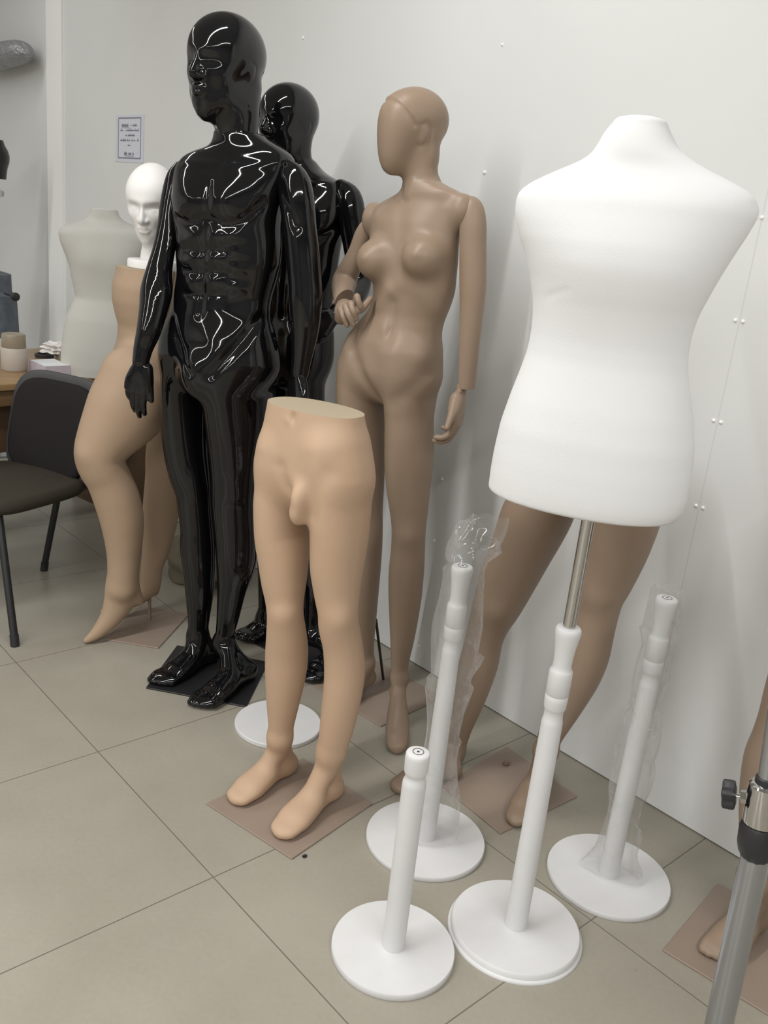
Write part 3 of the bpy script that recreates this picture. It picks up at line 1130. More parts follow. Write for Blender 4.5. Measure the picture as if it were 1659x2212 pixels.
p, a, b = sil(fig, *Rl, [730, 780, 835, 900, 960, 1020, 1100, 1180, 1240, 1310, 1335], r=lerp((730, 1.6), (830, 1.6), (960, 1.35), (1060, 1.1), (1340, 1.1)), t=lerp((830, 0), (1340, .03)))
S.tube(p, a, b, side=fig.S, k=.045)
toe = on_floor(522, 1386, .006)
add_foot(S, p[-1], toe - np.array([.12, -.99, 0]) * .26, toe, z0=.005, w=.043, toes=1.0, anr=.028)
p, a, b = sil(fig, *Ll, [730, 780, 835, 900, 960, 1020, 1100, 1180, 1260, 1340, 1372], r=lerp((730, 1.6), (830, 1.6), (960, 1.35), (1060, 1.1), (1340, 1.1)), t=lerp((830, 0), (1390, .03)))
S.tube(p, a, b, side=fig.S, k=.045)
toe = on_floor(662, 1474, .006)
add_foot(S, p[-1], toe - np.array([.25, -.968, 0]) * .26, toe, z0=.005, w=.043, toes=1.0, anr=.028)
S.build()
S.clip_below(.0052)
for (x, y, rr, am) in ((705, 470, .075, .018), (610, 470, .07, .017), (604, 655, .03, .008), (630, 655, .03, .008), (604, 620, .03, .008), (632, 620, .03, .008)):
    S.bump(S.surf(x, y), rr, am)
S.groove([S.surf(*q) for q in ((640, 505), (690, 512), (735, 480))], .012, -.010)
S.groove([S.surf(*q) for q in ((618, 520), (616, 600), (612, 680))], .010, -.006)
S.groove([S.surf(*q) for q in ((660, 395), (700, 395), (742, 405))], .009, .006)
link_mesh('body', S.mesh('body'), M_BLACK, root)
T = head_frame((0, 0, 0), -78, 2, 0, 0.97)
hc = fig.P(628, 243, .015)
T = head_frame(hc - T[0].T @ np.array([0, -.012, .152]) * .97, -78, 2, 0, .97)
H = SDF(.0036)
add_head(H, T, .97, 'male')
H.tube(neck, na, nb, side=fig.S, k=.03)
nose_mouth(H, T, .97)
H.build()
face_details(H, T, .97, 'male', False)
link_mesh('head', H.mesh('head'), M_BLACK, root)
rows = [(735, 405, 18), (752, 430, 30), (759, 470, 31), (766, 520, 27), (772, 570, 25), (775, 612, 27), (760, 645, 26, .05), (738, 668, 22, .10), (722, 684, 19, .13)]
A = arm_sdf(fig, rows, t=-.01, h=.005)
A.build()
arm = link_mesh('arm', A.mesh('arm'), M_BLACK, root)
w = fig.P(724, 682, .13)
build_hand('hand', w, fig.P(698, 705, .17) - w, np.array([0, 0, -.4]) - fig.S, -1, M_BLACK, arm, 1.02, curl=(30, 45, 30), h=.003)
rows = [(572, 402, 16), (560, 430, 26), (552, 480, 27), (548, 540, 25), (546, 590, 26), (545, 640, 26), (543, 700, 22), (541, 750, 17), (540, 775, 16)]
A = arm_sdf(fig, rows, t=-.01, h=.005)
A.build()
arm = link_mesh('arm', A.mesh('arm'), M_BLACK, root)
w = fig.P(540, 772, -.01)
build_hand('hand', w, fig.P(536, 860, .0) - w, -fig.F - .3 * fig.S, 1, M_BLACK, arm, 1.02, h=.003)
cc = np.array([-2.27, 1.83]); e1 = np.array([.80, .60]); e2 = np.array([-.60, .80])
pc = np.array([-2.24, 1.80]); q1 = np.array([.985, .17]) * .14; q2 = np.array([-.17, .985]) * .14
plate(root, [pc - q1 - q2, pc + q1 - q2, pc + q1 + q2, pc - q1 + q2], M_BLACKPL)

# =================================================================== tan female figure, hand on hip
fig = Fig((-1.66, 1.72), -78)
root = thing('female_mannequin', 'full-length olive-tan faceless female mannequin with one hand on hip', 'mannequin', (-1.66, 1.72, 0))
S = SDF(.004)
Lo = [(892, 388), (884, 402), (864, 413), (848, 421), (829, 431), (809, 442), (797, 458), (796, 480), (798, 519), (797, 550), (799, 575), (805, 606), (806, 641), (803, 655), (792, 678), (770, 700), (755, 718), (748, 735), (743, 756), (730, 794), (726, 839), (729, 880)]
Ro = [(926, 372), (936, 386), (958, 398), (982, 409), (996, 415), (1004, 428), (1000, 450), (993, 489), (990, 519), (989, 550), (987, 574), (984, 606), (981, 641), (968, 670), (957, 692), (953, 719), (952, 759), (953, 800), (949, 839), (944, 870)]
p, a, b = sil(fig, Lo, Ro, [396, 402, 408, 415, 423, 434, 450, 480, 515, 550, 585, 620, 650, 680, 705, 735, 765, 795], r=lerp((385, .95), (410, .66), (432, .48), (480, .55), (560, .64), (640, .70), (720, .70), (800, .66)), t=lerp((385, -.004), (430, -.012), (500, 0)))
S.stack(p, a, b, fig.S, k=.02, p=2.1, bot=.10, top=.004)
neck, na, nb = fig.cw([(917, 300, 34, .0), (913, 335, 36.5, .0), (909, 365, 36.5, .0), (910, 392, 39, -.004), (912, 408, 44, -.008)], r=.95)
S.tube(neck, na, nb, side=fig.S, k=.025)
hs = .868
T = head_frame((0, 0, 0), -106, 0, 0, hs)
hc = fig.P(899, 256, .01)
T = head_frame(hc - T[0].T @ np.array([0, -.012, .152]) * hs, -106, 0, 0, hs)
add_head(S, T, hs, 'female')
for i, (c, r_) in enumerate((((0, .040, .125), (.058, .055, .075)), ((0, .052, .07), (.044, .036, .062)))):
    S.ell(T[1](*c), np.array(r_) * hs, T[0], .03 * hs)
# shoulder caps under the arm shells
S.ell(fig.P(1002, 456, -.01), np.array([.028, .036, .040]), fig.R, .03)
S.ell(fig.P(806, 474, -.01), np.array([.026, .036, .045]), fig.R, .03)
Ll = ([(826, 760), (824, 820), (826, 860), (831, 892), (831, 998), (836, 1064), (843, 1104), (846, 1135), (847, 1160), (842, 1200), (840, 1228), (839, 1265), (840, 1302), (843, 1376), (845, 1430), (846, 1500)],
      [(952, 760), (951, 820), (944, 870), (938, 892), (938, 945), (937, 998), (931, 1051), (925, 1104), (921, 1135), (919, 1160), (918, 1200), (917, 1228), (914, 1265), (910, 1302), (897, 1376), (884, 1430), (880, 1500)])
Rl = ([(742, 760), (729, 800), (726, 845), (728, 892), (734, 945), (742, 998), (748, 1051), (753, 1104), (757, 1154), (757, 1202), (752, 1284), (752, 1339), (764, 1400), (772, 1450)],
      [(850, 760), (842, 820), (836, 860), (834, 892), (833, 945), (832, 998), (831, 1038), (827, 1104), (827, 1154), (825, 1202), (818, 1284), (813, 1339), (808, 1400), (808, 1450)])
ys = [765, 805, 850, 900, 950, 1000, 1051, 1104, 1140, 1180, 1228, 1265, 1302, 1376, 1430, 1462]
p, a, b = sil(fig, *Ll, ys, r=lerp((765, 1.6), (850, 1.55), (1000, 1.25), (1160, 1.05), (1260, 1.15)), t=lerp((850, 0), (1140, .02), (1470, .0)))
S.tube(p, a, b, side=fig.S, k=.03)
ankL = p[-1]
p, a, b = sil(fig, *Rl, [765, 805, 850, 900, 950, 1000, 1051, 1104, 1154, 1202, 1284, 1339, 1400, 1432], r=lerp((765, 1.6), (850, 1.55), (1000, 1.25), (1160, 1.05), (1260, 1.15)), t=lerp((850, 0), (1154, -.0), (1440, -.06)))
S.tube(p, a, b, side=fig.S, k=.03)
ankR = p[-1]
toe = on_floor(857, 1633, 0)
fdir = toe - ankL; fdir[2] = 0; fdir /= np.linalg.norm(fdir)
add_foot(S, ankL, ankL - fdir * .055, toe, z0=0.0, w=.033, k=.018, lift=max(.03, ankL[2] - .085), hr=.020, anr=.021)
toeR = ankR + fig.F * .14
add_foot(S, ankR, ankR - fig.F * .05, toeR, z0=.005, w=.034, k=.018, lift=max(.03, ankR[2] - .09), hr=.022, anr=.026)
# breasts
S.build()
S.clip_below(.0005)
for (x, y, dr) in ((905, 556, .0), (812, 556, .0)):
    pass
sp = [S.surf(912, 552), S.surf(812, 556)]
for q in sp:
    c = q - fig.F * .006 - np.array([0, 0, .006])
    S.apply(('ell', c, np.array([.052, .058, .052]), fig.R, .026, 'add'))
for (x, y) in ((898, 549), (786, 556)):
    S.bump(S.surf(x, y), .012, .004)
g = lambda pts, w, am: S.groove([S.surf(*q) for q in pts], w, am)
g([(868, 440), (866, 500), (862, 560), (850, 640), (846, 700), (836, 740)], .020, -.0035)
g([(862, 434), (840, 440), (815, 458)], .016, .002)
g([(884, 432), (930, 432), (965, 444)], .016, .002)
g([(868, 408), (862, 430)], .010, -.006)
g([(893, 392), (882, 426)], .008, .005)
g([(850, 622), (880, 612), (930, 650), (955, 690)], .024, .005)
g([(840, 630), (818, 660)], .018, .006)
S.bump(S.surf(842, 716), (.006, .02, .012), -.006, fig.R)
g([(851, 655), (848, 690), (845, 705)], .011, -.003)
S.bump(S.surf(832, 712), .018, .004)
g([(760, 730), (775, 800), (822, 868)], .018, -.010)
g([(945, 790), (900, 830), (850, 868)], .024, -.005)
S.bump(S.surf(905, 770), .03, .009)
S.bump(S.surf(765, 765), .03, .006)
S.bump(S.surf(880, 1165), .030, .006)
for x in (-1, 1):
    S.bump(T[1](x * .068, -.010, .100), np.array([.010, .013, .024]) * hs, .005, T[0])
def drop(S, pts):
    out = []
    for q in pts:
        q = np.array(q)[None]
        for _ in range(6):
            gr = S.grad(q)
            q = q - gr * (S.sample(q) / np.maximum((gr * gr).sum(1), .2))[:, None]
        out.append(q[0])
    return out


for x in (-1, 1):
    S.groove(drop(S, [T[1](x * .070, .002, .132), T[1](x * .072, -.012, .136), T[1](x * .073, -.028, .118), T[1](x * .073, -.024, .096), T[1](x * .072, -.008, .076), T[1](x * .070, .006, .074)]), .0045, -.0035)
cap = [T[1](-.062, .046, .150), T[1](-.048, .075, .180), T[1](0, .092, .194), T[1](.048, .075, .180), T[1](.064, .046, .152), T[1](.070, .026, .128)]
cl = []
for q in cap:   # drop the cap line onto the skull
    q = np.array(q)[None]
    for _ in range(6):
        gr = S.grad(q)
        q = q - gr * (S.sample(q) / np.maximum((gr * gr).sum(1), .2))[:, None]
    cl.append(q[0])
S.groove(cl, .0052, -.0050)
up_ = T[0][2]; fw_ = T[0][1]
S.groove([q + up_ * .006 - fw_ * .003 for q in cl], .006, .0022)
body = link_mesh('body', S.mesh('body', 2), M_TAN2, root)
# arms: image-left one on the hip
rows = [(806, 478, 13), (797, 492, 20), (786, 510, 21), (772, 545, 20), (756, 580, 23), (745, 606, 27), (741, 630, 24, .02), (741, 652, 19, .07), (743, 664, 16, .09)]
A = SDF(.004)
p, a, b = fig.cw(rows, r=.95, t=-.02)
A.tube(p, a, b, side=fig.S, k=.01)
A.build()
me = A.mesh('arm')
cut_mesh(me, fig.P(803, 470), fig.S + np.array([0, 0, -.12]))
arm = link_mesh('arm', me, M_TAN2, root)
Hh = SDF(.0026)
P = lambda x, y, t: fig.P(x, y, t)
Hh.tube([P(743, 660, .085), P(742, 672, .10), P(736, 688, .095)], [.022, .026, .018], [.018, .022, .016], side=fig.S, k=.01)
Hh.tube([P(748, 664, .10), P(766, 662, .105)], [.018, .014], k=.01)
for q in ([(736, 668, .118), (742, 684, .124), (750, 702, .116)], [(746, 662, .122), (753, 680, .128), (763, 701, .116)], [(757, 655, .122), (763, 671, .128), (770, 688, .116)], [(768, 652, .118), (771, 640, .126), (774, 650, .128), (779, 663, .122)]):
    Hh.tube([P(*c) for c in q], [.0085, .0085, .0075] if len(q) == 3 else [.0085, .0085, .0082, .0075], k=.004)
Hh.tube([P(768, 668, .108), P(780, 668, .112), P(790, 657, .10), P(801, 644, .085)], [.012, .010, .009, .0075], k=.006)
Hh.build()
link_mesh('hand', Hh.mesh('hand', 2), M_TAN2, arm)
rows = [(1008, 438, 14), (1017, 453, 27), (1020, 485, 31), (1020, 530, 31), (1020, 575, 31), (1020, 625, 30), (1018, 670, 27), (1013, 730, 24.5), (1009, 780, 23.5), (1003, 842, 22.5), (1001, 862, 22.5)]
A = SDF(.004)
p, a, b = fig.cw(rows, r=.95, t=-.02)
A.tube(p, a, b, side=fig.S, k=.01)
A.build()
me = A.mesh('arm')
cut_mesh(me, fig.P(997, 460), -fig.S + np.array([0, 0, -.14]))
wz = fig.P(1003, 838, -.02)
cut_mesh(me, wz, (p[-2] - p[-3]))
arm = link_mesh('arm', me, M_TAN2, root)
w = fig.P(996, 846, -.02)
build_hand('hand', w, fig.P(986, 935, .0) - w, -fig.S + .3 * fig.F, -1, M_TAN2, arm, .98, curl=(14, 38, 34), wr=.0165, thumb_open=28, thumb_curl=8, spread=1)
f0 = np.array([-1.684, 1.667]); e1 = np.array([-.996, -.087]) * .30; e2 = np.array([-.087, .996]) * .29
plate(root, [f0, f0 + e2, f0 + e1 + e2, f0 + e1], M_TANPL)
bm = bmesh.new()
add_pipe(bm, [fig.P(812, 1338, -.10), on_floor(828, 1468, .004)], .0045)
from_bm('calf_rod', bm, M_DARKROD, root, label='dark steel calf rod')

# =================================================================== tan male lower-body form
fig = Fig((-1.545, 1.25), -73)
root = thing('lower_body_form', 'tan male waist-down form on a square plate, flat oval cut at the waist', 'mannequin legs', (-1.545, 1.25, 0))
S = SDF(.0045)
Lo = [(585, 840), (580, 866), (574, 899), (565, 947), (556, 992), (552, 1037), (548, 1093), (549, 1160)]
Ro = [(778, 840), (784, 885), (786, 906), (793, 955), (802, 1007), (806, 1059), (803, 1112), (797, 1168)]
p, a, b = sil(fig, Lo, Ro, [850, 880, 910, 947, 980, 1010], r=lerp((860, .62), (950, .64), (1010, .62)))
S.stack(p, a, b, fig.S, k=.02, p=2.25, bot=.11, top=.004)
Rl = ([(565, 947), (556, 992), (552, 1037), (548, 1090), (550, 1149), (558, 1205), (565, 1254), (573, 1291), (577, 1328), (575, 1373), (573, 1410), (573, 1455), (574, 1485), (577, 1530), (580, 1570), (580, 1600), (577, 1640)],
      [(684, 947), (680, 992), (676, 1037), (673, 1090), (671, 1149), (668, 1205), (662, 1261), (657, 1291), (655, 1325), (661, 1365), (666, 1410), (662, 1455), (651, 1504), (641, 1545), (632, 1579), (628, 1600), (628, 1640)])
Ll = ([(660, 947), (662, 992), (665, 1037), (668, 1090), (670, 1168), (670, 1224), (679, 1280), (687, 1321), (688, 1347), (698, 1392), (701, 1448), (699, 1480), (694, 1530), (689, 1580), (686, 1620), (684, 1660)],
      [(793, 955), (802, 1007), (806, 1050), (804, 1100), (797, 1168), (787, 1224), (778, 1280), (774, 1320), (775, 1350), (781, 1385), (789, 1433), (787, 1478), (774, 1541), (758, 1597), (745, 1625), (742, 1660)])
p, a, b = sil(fig, *Rl, [970, 1010, 1050, 1085, 1120, 1160, 1205, 1254, 1291, 1328, 1373, 1410, 1455, 1504, 1560, 1592], r=lerp((970, 1.5), (1085, 1.5), (1180, 1.3), (1300, 1.05), (1400, 1.1), (1590, 1.1)), t=lerp((1085, .0), (1330, .02), (1420, -.01), (1590, -.01)))
S.tube(p, a, b, side=fig.S, k=.03)
ankR = p[-1]
p, a, b = sil(fig, *Ll, [970, 1010, 1050, 1085, 1125, 1168, 1224, 1280, 1321, 1352, 1392, 1440, 1485, 1541, 1597, 1622], r=lerp((970, 1.5), (1085, 1.5), (1180, 1.3), (1300, 1.05), (1400, 1.1), (1590, 1.1)), t=lerp((1085, .0), (1330, .02), (1420, -.01), (1620, -.01)))
S.tube(p, a, b, side=fig.S, k=.03)
ankL = p[-1]
toe = on_floor(500, 1738, .01)
heel = on_floor(632, 1655, .01)
add_foot(S, ankR, heel, toe, z0=.006, w=.038, hr=.027, anr=.0235)
toe = on_floor(598, 1812, .01)
heel = on_floor(728, 1705, .01)
add_foot(S, ankL, heel, toe, z0=.006, w=.039, hr=.028, anr=.0265)
S.ell(fig.P(647, 1092, .092), np.array([.022, .030, .046]), fig.R, .03)
S.build()
S.clip_below(.0055)
g = lambda pts, w, am: S.groove([S.surf(*q) for q in pts], w, am)
g([(606, 1010), (618, 1050), (626, 1100)], .016, -.005)
g([(705, 1025), (685, 1055), (672, 1110)], .024, -.005)
S.bump(S.surf(632, 903), (.006, .02, .011), -.007, fig.R)
S.bump(S.surf(622, 909), .008, .003)
for q in ((612, 1330), (735, 1345)):
    S.bump(S.surf(*q), .030, .006)
me = S.mesh('body')
cut_mesh(me, fig.P(684, 880, 0), (0, 0, 1), capmat=True)
me.materials.append(M_TAN)
me.materials.append(M_TANCUT)
link_mesh('body', me, M_TAN, root)
plate(root, [on_floor(445, 1738)[:2], on_floor(630, 1858)[:2], on_floor(805, 1738)[:2], on_floor(655, 1640)[:2]], M_TANPL)

# =================================================================== striding tan legs behind the white bust
fig = Fig((-1.27, 1.74), -88)
root = thing('lower_body_form', 'wide-legged tan lower body showing below the big white bust, by the wall', 'mannequin legs', (-1.27, 1.74, 0))
S = SDF(.005)
p, a, b = fig.cw([(1266, 925, 90), (1266, 955, 98), (1264, 985, 106)], r=.8, t=-.0)
S.tube(p, a, b, side=fig.S, k=.02, p=2.2)
Lr = ([(1150, 960), (1130, 1030), (1090, 1080), (1071, 1136), (1056, 1184), (1034, 1247), (1019, 1302), (1012, 1339), (1003, 1380), (990, 1432), (969, 1506), (956, 1560), (953, 1590), (953, 1640)],
      [(1272, 960), (1264, 1030), (1252, 1090), (1234, 1136), (1201, 1191), (1168, 1247), (1137, 1302), (1110, 1339), (1089, 1375), (1079, 1432), (1053, 1506), (1027, 1560), (1013, 1590), (1002, 1640)])
Ll = ([(1266, 960), (1274, 1030), (1276, 1100), (1270, 1180), (1257, 1224), (1247, 1267), (1241, 1308), (1232, 1364), (1222, 1415), (1207, 1458), (1192, 1498), (1170, 1559), (1157, 1599), (1150, 1650)],
      [(1400, 960), (1430, 1030), (1438, 1100), (1405, 1190), (1375, 1254), (1352, 1287), (1341, 1314), (1328, 1364), (1319, 1415), (1304, 1458), (1281, 1498), (1241, 1559), (1214, 1599), (1196, 1650)])
p, a, b = sil(fig, *Lr, [975, 1020, 1070, 1110, 1150, 1190, 1247, 1302, 1339, 1380, 1432, 1480, 1520, 1560, 1600, 1622], r=lerp((975, 1.5), (1140, 1.3), (1330, 1.05)))
S.tube(p, a, b, side=fig.S, k=.03)
ankR = p[-1]
p, a, b = sil(fig, *Ll, [975, 1020, 1070, 1120, 1160, 1200, 1254, 1287, 1320, 1364, 1415, 1458, 1498, 1540, 1590, 1622], r=lerp((975, 1.5), (1140, 1.3), (1330, 1.05)))
S.tube(p, a, b, side=fig.S, k=.03)
ankL = p[-1]
add_foot(S, ankR, on_floor(990, 1668, .01), on_floor(846, 1712, 0), z0=.001, w=.034, hr=.025, anr=.023)
add_foot(S, ankL, on_floor(1178, 1672, .01), on_floor(1108, 1786, .01), z0=.006, w=.034, hr=.025, anr=.023)
S.build()
S.clip_below(.0008)
for q in ((1072, 1325), (1285, 1300)):
    S.bump(S.surf(*q), .034, .007)
me = S.mesh('body')
cut_mesh(me, fig.P(1264, 945, 0), (0, 0, 1), capmat=True)
me.materials.append(M_TAN2); me.materials.append(M_TANCUT)
link_mesh('body', me, M_TAN2, root)
plate(root, [(-1.37, 1.61), (-1.142, 1.592), (-1.127, 1.892), (-1.40, 1.912)], M_TANPL)

# =================================================================== tan high-heeled legs at the far left
fig = Fig((-2.63, 1.36), -100, -10)
root = thing('lower_body_form', 'tan female waist-down form with bent knee, carrying the white display head', 'mannequin legs', (-2.63, 1.36, 0))
S = SDF(.005)
Lo = [(258, 545), (256, 574), (247, 600), (242, 630), (247, 665), (257, 700), (256, 730), (246, 765), (228, 800), (212, 840), (196, 870)]
Ro = [(384, 545), (384, 574), (386, 600), (384, 630), (376, 665), (372, 700), (380, 730), (396, 765), (408, 800), (412, 840), (408, 870)]
p, a, b = sil(fig, Lo, Ro, [560, 590, 620, 650, 680, 705, 735, 765, 795], r=lerp((560, .80), (700, .76), (800, .66)), t=-.02)
S.stack(p, a, b, fig.S, k=.02, p=2.1, bot=.07, top=.004)
Ln = ([(222, 805), (205, 846), (193, 870), (183, 897), (176, 920), (166, 951), (162, 976), (164, 995), (177, 1017), (194, 1045), (205, 1081), (216, 1117), (226, 1159), (232, 1200), (233, 1242), (230, 1273), (226, 1306)],
      [(390, 805), (385, 846), (372, 870), (350, 897), (322, 920), (288, 951), (271, 976), (268, 1000), (276, 1023), (291, 1053), (302, 1081), (309, 1117), (308, 1159), (303, 1200), (299, 1242), (297, 1273), (297, 1306)])
p, a, b = sil(fig, *Ln, [820, 850, 880, 910, 940, 976, 1005, 1035, 1075, 1117, 1159, 1200, 1242, 1268], r=lerp((820, 1.15), (1000, 1.0), (1268, 1.0)), t=.065)
S.tube(p, a, b, side=fig.S, k=.03)
ank = p[-1]
toe = on_floor(176, 1390, 0)
hl = fig.P(303, 1303, .065)
p, a, b = fig.cw([(265, 1255, 33), (262, 1288, 36), (245, 1325, 26), (226, 1350, 19), (205, 1371, 13), (186, 1384, 7)], r=1.1, t=.060)
S.tube(p, np.minimum(a, [.04, .036, .034, .034, .032, .022]), b, side=fig.S, k=.012)
p, a, b = fig.cw([(280, 1270, 18), (294, 1290, 14), (302, 1299, 9)], r=1.0, t=.062)
S.tube(p, a, b, side=fig.S, k=.015)
Lf = ([(330, 850), (326, 915), (316, 979), (317, 1006), (312, 1062), (308, 1117), (308, 1187), (305, 1223), (306, 1262)],
      [(420, 850), (418, 915), (410, 979), (404, 1006), (394, 1062), (386, 1117), (366, 1187), (352, 1223), (345, 1262)])
p, a, b = sil(fig, *Lf, [850, 915, 979, 1030, 1090, 1140, 1187, 1223, 1250], r=1.0, t=-.075)
S.tube(p, a, b, side=fig.S, k=.03)
ank = p[-1]
hl = fig.P(333, 1278, -.075)
toe = on_floor(222, 1322, 0)
p, a, b = fig.cw([(326, 1240, 21), (322, 1265, 21), (303, 1288, 17), (270, 1305, 12), (240, 1315, 9), (222, 1320, 6)], r=1.1, t=-.075)
S.tube(p, a, b, side=fig.S, k=.012)
p, a, b = fig.cw([(330, 1255, 14), (335, 1277, 9)], r=1.0, t=-.075)
S.tube(p, a, b, side=fig.S, k=.015)
S.build()
S.clip_below(.0008)
S.bump(S.surf(176, 985), .03, .005)
me = S.mesh('body')
gz = fig.P(318, 580, 0)
cut_mesh(me, gz, (0, 0, 1), capmat=True)
me.materials.append(M_TAN3); me.materials.append(M_TANCUT)
link_mesh('body', me, M_TAN3, root)
e1 = np.array([.77, .64]); e2 = np.array([-.64, .77]); c0 = np.array([-2.60, 1.225])
plate(root, [c0, c0 + e1 * .19, c0 + e1 * .19 + e2 * .29, c0 + e2 * .29], M_TANPL)
bm = bmesh.new()
add_pipe(bm, [fig.P(323, 1275, -.075), on_floor(323, 1338, .004)], .006)
from_bm('heel_rod', bm, M_TANROD, root, label='brown heel rod')
GZ = gz[2]

# =================================================================== white display head on top of those legs
hs = .945
root = None
Bh = Fig((-2.63, 1.36), -40, -27)
T = head_frame((0, 0, 0), -45, -12, 0, hs)
hc = Bh.P(329, 414, 0)
T = head_frame(hc - T[0].T @ np.array([0, -.014, .150]) * hs, -45, -12, 0, hs)
H = SDF(.0028)
add_head(H, T, hs, 'female')
ne, na, nb = Bh.cw([(330, 485, 26, -.01), (333, 520, 24, -.015), (333, 556, 29, -.015)])
H.tube(ne, na, nb, k=.025)
nose_mouth(H, T, hs, 'female')
H.build()
face_details(H, T, hs, 'female')
me = H.mesh('display_head')
dz = GZ + .0005
hroot = thing('display_head', 'white female display head with moulded face, on the tan legs beside the black figure', 'display head', (ne[-1][0], ne[-1][1], dz))
cut_mesh(me, (0, 0, dz + .014), (0, 0, -1))
link_mesh('head', me, M_FOAM, hroot)
bm = bmesh.new()
cb = Bh.P(333, 566, -.01)
add_lathe(bm, (cb[0], cb[1], dz), [(0, .078), (.002, .080), (.022, .080), (.026, .077)], 56)
from_bm('base', bm, M_FOAM, hroot)

# =================================================================== big white bust on its stand
def hub(fig_, px, py):
    p = fig_.P(px, py)
    return p[2]


def stand(root, c, prof, disc_r, disc_th=.014, step=False, cap_top=True, material=M_WHITE):
    """c floor centre; prof [(z, r)] of the turned pole"""
    bm = bmesh.new()
    if step:
        pr = [(0, disc_r), (.003, disc_r), (.006, disc_r * .985), (.007, disc_r * .965), (disc_th - .003, disc_r * .955), (disc_th, disc_r * .935), (disc_th, .03)]
    else:
        pr = [(0, disc_r * .99), (.002, disc_r), (disc_th - .002, disc_r), (disc_th, disc_r * .99), (disc_th, .03)]
    add_lathe(bm, (c[0], c[1], 0), pr, 72)
    from_bm('base_disc', bm, material, root)
    bm = bmesh.new()
    add_lathe(bm, (c[0], c[1], 0), prof, 40)
    from_bm('pole', bm, material, root, angle=50)
    if cap_top:
        z, r = prof[-1]
        bm = bmesh.new()
        add_lathe(bm, (c[0], c[1], z), [(0, r * .56), (.0006, r * .56), (.0006, r * .50), (0, r * .50)], 32, cap=False)
        ring = from_bm('end_ring', bm, M_HOLE, root, label='dark ring round the end plug')
        bm = bmesh.new()
        add_lathe(bm, (c[0], c[1], z), [(0, .0026), (.0006, .0026)], 16)
        from_bm('screw_hole', bm, M_HOLE, root, label='dark screw hole')


fig = Fig((-.904, 1.37), -62)
root = thing('dress_form', 'big armless white fabric bust on a chrome and white wooden stand', 'dress form', (-.904, 1.37, 0))
Lo = [(1335, 254), (1322, 268), (1309, 280), (1292, 313), (1275, 337), (1240, 353), (1199, 368), (1142, 393), (1117, 411), (1110, 440), (1111, 477), (1124, 521), (1142, 575), (1151, 637), (1151, 699), (1137, 761), (1111, 827), (1089, 876), (1071, 938), (1058, 1009), (1053, 1050), (1055, 1060), (1062, 1070), (1085, 1080)]
Ro = [(1432, 258), (1440, 268), (1445, 280), (1455, 305), (1470, 331), (1488, 345), (1510, 362), (1576, 397), (1607, 415), (1625, 437), (1625, 464), (1607, 499), (1567, 561), (1532, 619), (1501, 681), (1483, 739), (1479, 796), (1487, 863), (1494, 938), (1492, 995), (1481, 1062), (1472, 1095), (1462, 1110), (1435, 1122)]
S = SDF(.0042)
rr = lerp((262, .85), (320, .84), (345, .70), (362, .56), (385, .47), (410, .46), (470, .52), (560, .66), (700, .72), (900, .72), (1060, .70))
ys = [264, 275, 290, 310, 328, 342, 354, 366, 378, 392, 406, 422, 440, 462, 490, 530, 575, 620, 660, 700, 740, 780, 827, 876, 938, 1000, 1040, 1066, 1080]
p, a, b = sil(fig, Lo, Ro, ys, r=rr)
S.stack(p, a, b, fig.S, k=.02, p=2.2, bot=.012, top=.010, soft=.006)
S.build()
for q in ((1290, 590), (1440, 600)):
    S.bump(S.surf(*q), .08, .015)
S.groove([S.surf(*q) for q in ((1185, 640), (1205, 632), (1225, 628))], .006, -.0012)
me = S.mesh('bust')
link_mesh('bust', me, M_FABRIC, root)
zb = p[-1][2] - .006
c = np.array([-.904, 1.37])
zz = lambda x, y: fig.P(x, y)[2]
zt = zz(1222, 1352)
bm = bmesh.new()
add_lathe(bm, (c[0], c[1], zt - .05), [(0, .0125), (zb + .02 - zt + .05, .0125)], 32)
from_bm('chrome_tube', bm, M_CHROME, root, label='chrome tube between bust and wooden pole')


def turned(zs, k=1.0):
    """turned pole: handle flare, waist, collar, groove, tapering shaft"""
    top, wst, grv, ct, cb_, g2_, pt = zs
    R_ = lambda v: v * k
    return [(.012, R_(.0246)), (.03, R_(.0241)), (pt - .004, R_(.0212)), (pt + .002, R_(.0208)), (pt + .006, R_(.0196)), (g2_, R_(.0188)), (cb_ - .004, R_(.0192)), (cb_ - .001, R_(.0208)), (cb_ + .003, R_(.0222)), (cb_ + .02, R_(.0229)),
            (cb_ + .0305, R_(.0230)), (cb_ + .031, R_(.0226)), (cb_ + .0316, R_(.0231)), (ct - .012, R_(.0233)), (ct - .003, R_(.0228)), (ct, R_(.0215)), (ct + .003, R_(.0192)), (grv, R_(.0184)), (wst, R_(.0186)),
            (wst + (top - wst) * .35, R_(.0204)), (wst + (top - wst) * .65, R_(.0236)), (top - .012, R_(.0252)), (top - .005, R_(.0248)), (top - .001, R_(.0225)), (top, R_(.0195))]


zs = [zt, zz(1211, 1420), zz(1208, 1434), zz(1206, 1444), zz(1193, 1527), zz(1190, 1541), zz(1187, 1556)]
stand(root, c, turned(zs), .146, .020, step=True, cap_top=False)
zt3, zs3, c3 = zt, zs, c

